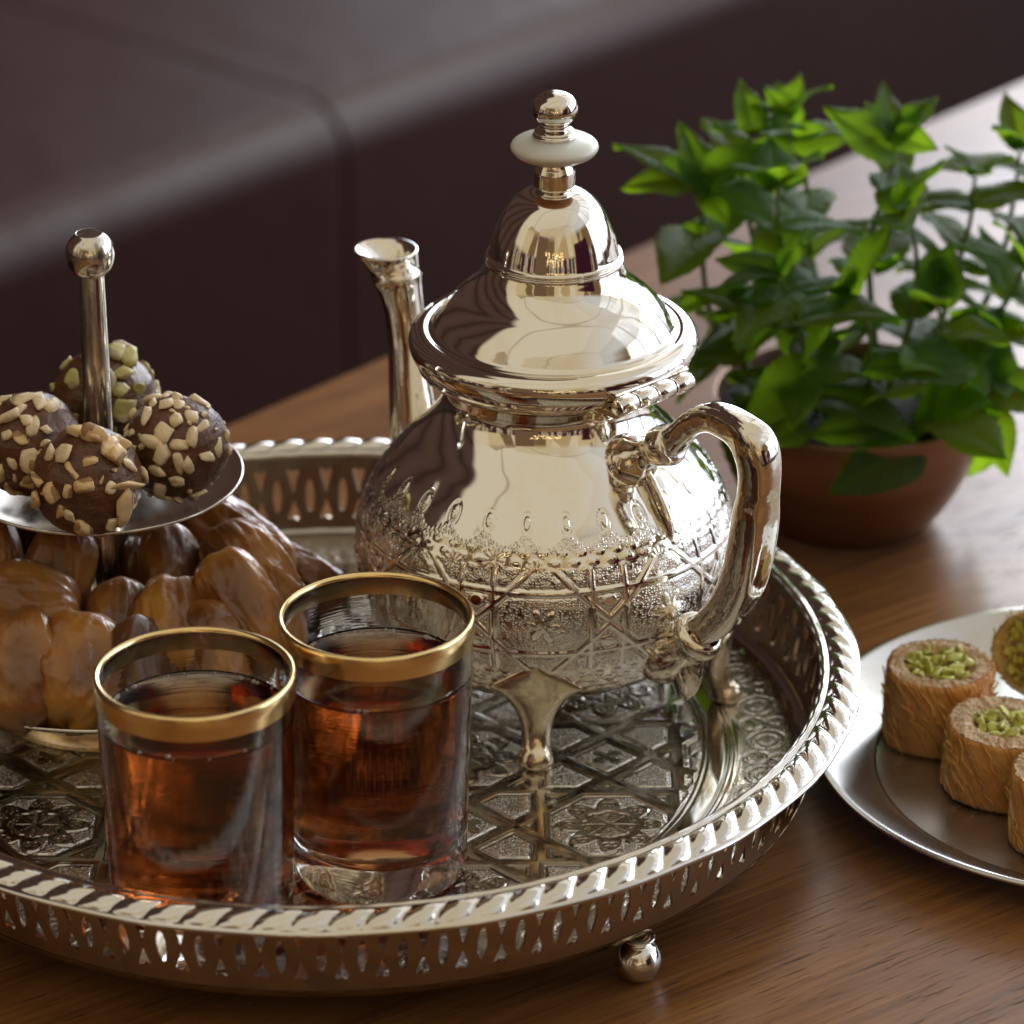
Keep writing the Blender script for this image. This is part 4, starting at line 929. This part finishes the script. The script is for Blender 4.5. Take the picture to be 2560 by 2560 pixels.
# ================================================================== STEEL PLATE WITH PASTRY ROLLS
plate = link('plate', lathe('plate', [(.0001,.0006),(.070,.0006),(.0790,.0014),(.0880,.0062),(.0945,.0102),(.0962,.0106),(.0972,.0110),(.0974,.0118),(.0966,.0124),(.0952,.0122),(.0935,.0112),(.0870,.0072),(.0800,.0036),(.0760,.0024),(.070,.0019),(.0001,.0018)], 160, 4), M_STEEL)
plate.location = (.2491, .0106, 0); tag(plate, 'plain brushed steel plate on the table right of the tray', 'plate')
PISTS = [nut_mesh('pistachio_piece', 900+i, .0038*random.uniform(.7, 1.5), .0024*random.uniform(.7, 1.3), .0013, M_PIST) for i in range(7)]
def roll(loc, R, Hh, label, seed, rot=(0,0,0), core=.0085):
    o = thing('pastry_roll', label, 'pastry', loc, rot, 'pistachio pastry rolls on the steel plate')
    nth, nz = 840, 30; th = np.linspace(0, 2*PI, nth, endpoint=False); V = []; hs = []
    rng = np.random.RandomState(seed); ph = rng.uniform(0, 2*PI, 8); NS = 135
    cut = np.sort((np.arange(NS)+rng.uniform(-.42, .42, NS))/NS*2*PI); hgt = rng.uniform(.35, 1.0, NS)
    for i in range(nz):
        s = i/(nz-1); z = Hh*s
        A = (th + .80*s + .014*np.sin(3*th+ph[0]+2*s) + .006*np.sin(7*th+3*s+ph[1])) % (2*PI)     # strands wind round the roll
        k = np.searchsorted(cut, A) % NS; lo = cut[k-1]; hi = cut[k]; wd = (hi-lo) % (2*PI); fr = ((A-lo) % (2*PI))/np.maximum(wd, 1e-5)
        st_ = np.sqrt(np.clip(1-(2*fr-1)**2, 0, 1))*hgt[k]
        rr = R*(1+.030*np.sin(2*th+ph[5])+.018*np.sin(5*th+ph[1])+.015*np.sin(4*s+3*th)) + .0010*(st_-.6)
        e = min(s, 1-s)*Hh; rr = rr - .0012*math.exp(-(e/.0008)**2) + (.0004*rng.rand(nth)*(e < .0014))
        zz = z + (.0007*(rng.rand(nth)-.5) if i in (0, nz-1) else 0)
        V.append(np.stack([rr*np.cos(th), rr*np.sin(th), zz*np.ones(nth)], -1)); hs.append(st_)
    V = np.array(V); link('pastry_shell', np_mesh('pastry_shell', V.reshape(-1, 3), grid_quads(nz, nth, False, True, True), True, {'h': np.array(hs)}), M_PASTRY, o)
    # crumb ends with a hollow for the nuts
    for top_ in (1, 0):
        rs = np.linspace(1, 0, 32); VV = []
        edge = (V[-1] if top_ else V[0])[::6]; thc = th[::6]; nc = len(thc)
        er = np.hypot(edge[:, 0], edge[:, 1]); cz = Hh if top_ else 0
        for f in rs:
            rr = er*f; dz = -.0022*(1-sstep(rr, core*.82, core*1.05)) if top_ else 0
            nz_ = (.0008*(rng.rand(nc)-.5)*(f < .98) + .00022*np.sin(rr*900+3*np.sin(thc*2)))*(f > .02)
            VV.append(np.stack([rr*np.cos(thc), rr*np.sin(thc), (edge[:, 2]*f+cz*(1-f)) + dz + nz_], -1))
        link('crumb_face', np_mesh('crumb_face', np.array(VV).reshape(-1, 3), grid_quads(len(rs), nc, False, True, bool(top_))), M_CRUMB, o)
    rs_ = random.Random(seed+40); SP = []
    for q_ in range(120):                                    # loose shredded strands lying on the wall of the roll
        a_ = rs_.uniform(0, 2*PI); s0 = rs_.uniform(-.05, .55); ln2 = rs_.uniform(.25, .55); lift = rs_.choice([0, 0, .0004, .0012]); r0 = rs_.uniform(.00022, .00042); ring_ = []
        for m_ in range(9):
            sv = s0+ln2*m_/8; sv = min(1.015, max(-.005, sv)); an = a_-.80*(sv-s0)+.05*math.sin(m_*.9+a_); ii = min(nz-1, max(0, int(round(sv*(nz-1))))); jj = int(an/(2*PI)*nth) % nth
            rr_ = math.hypot(V[ii, jj, 0], V[ii, jj, 1])+r0*.35+lift*max(0, m_-6)*.6; c_ = Vector((rr_*math.cos(an), rr_*math.sin(an), sv*Hh)); rd = Vector((math.cos(an), math.sin(an), 0)); tn = Vector((-math.sin(an), math.cos(an), 0))
            ring_ += [tuple(c_+(rd*math.cos(b_)+tn*math.sin(b_))*r0) for b_ in (0, 2*PI/5, 4*PI/5, 6*PI/5, 8*PI/5)]
        SP.append((np.array(ring_), [tuple(x) for x in grid_quads(9, 5, False, True, True)]))
    sm = join_meshes('pastry_strands', SP); ha = sm.attributes.new('h', 'FLOAT', 'POINT'); ha.data.foreach_set('value', np.repeat(np.random.RandomState(seed).uniform(.45, 1.25, 120), 45).astype(np.float32)[:len(sm.vertices)])
    so = link('pastry_strands', sm, M_PASTRY, o); so['kind'] = 'stuff'
    r2 = random.Random(seed); k = 0; placed = []
    from mathutils import Quaternion
    while k < 48:
        a = r2.uniform(0, 2*PI); q = core*.93*math.sqrt(r2.random())
        p = Vector((q*math.cos(a), q*math.sin(a), Hh-.0012+r2.uniform(-.0004, .0010))); k += 1
        c_ = link('pistachio_piece', r2.choice(PISTS), None, o, p); c_.rotation_euler = (r2.gauss(0, .5), r2.gauss(0, .5), r2.uniform(0, 2*PI)); c_.scale = (r2.uniform(.45, 1.15),)*3
    return o
zp = .0020
b1 = at(1766, 1386, zp); b2 = at(1880, 1484, zp); b3 = at(2010, 1585, zp)
roll((b1.x, b1.y, zp), .0177, .0262, 'rear left pastry roll standing upright with a wide pistachio core', 1, (0,0,.5), .0118)
roll((b2.x, b2.y, zp), .0180, .0232, 'middle upright pastry roll with a small pistachio core, in front of the other', 2, (.03,-.02,2.2), .0098)
roll((b3.x, b3.y, zp), .0182, .0250, 'front right pastry roll cut off by the picture edge', 3, (0,0,4.0), .0098)
# cut roll at the back right, lying on its side, pale layers round a dark green filling
b4 = at(2022, 1290, zp)
cr_ = roll((b4.x-.004, b4.y, zp+.0152), .0150, .022, 'cut pale pastry roll lying at the right picture edge with green filling', 4, (math.radians(78), 0, math.radians(-35)), .0128)
for ch in cr_.children:
    if ch.name.startswith(('pastry_shell', 'pastry_strands', 'crumb_face')): ch.data.materials.clear(); ch.data.materials.append(M_PALE)
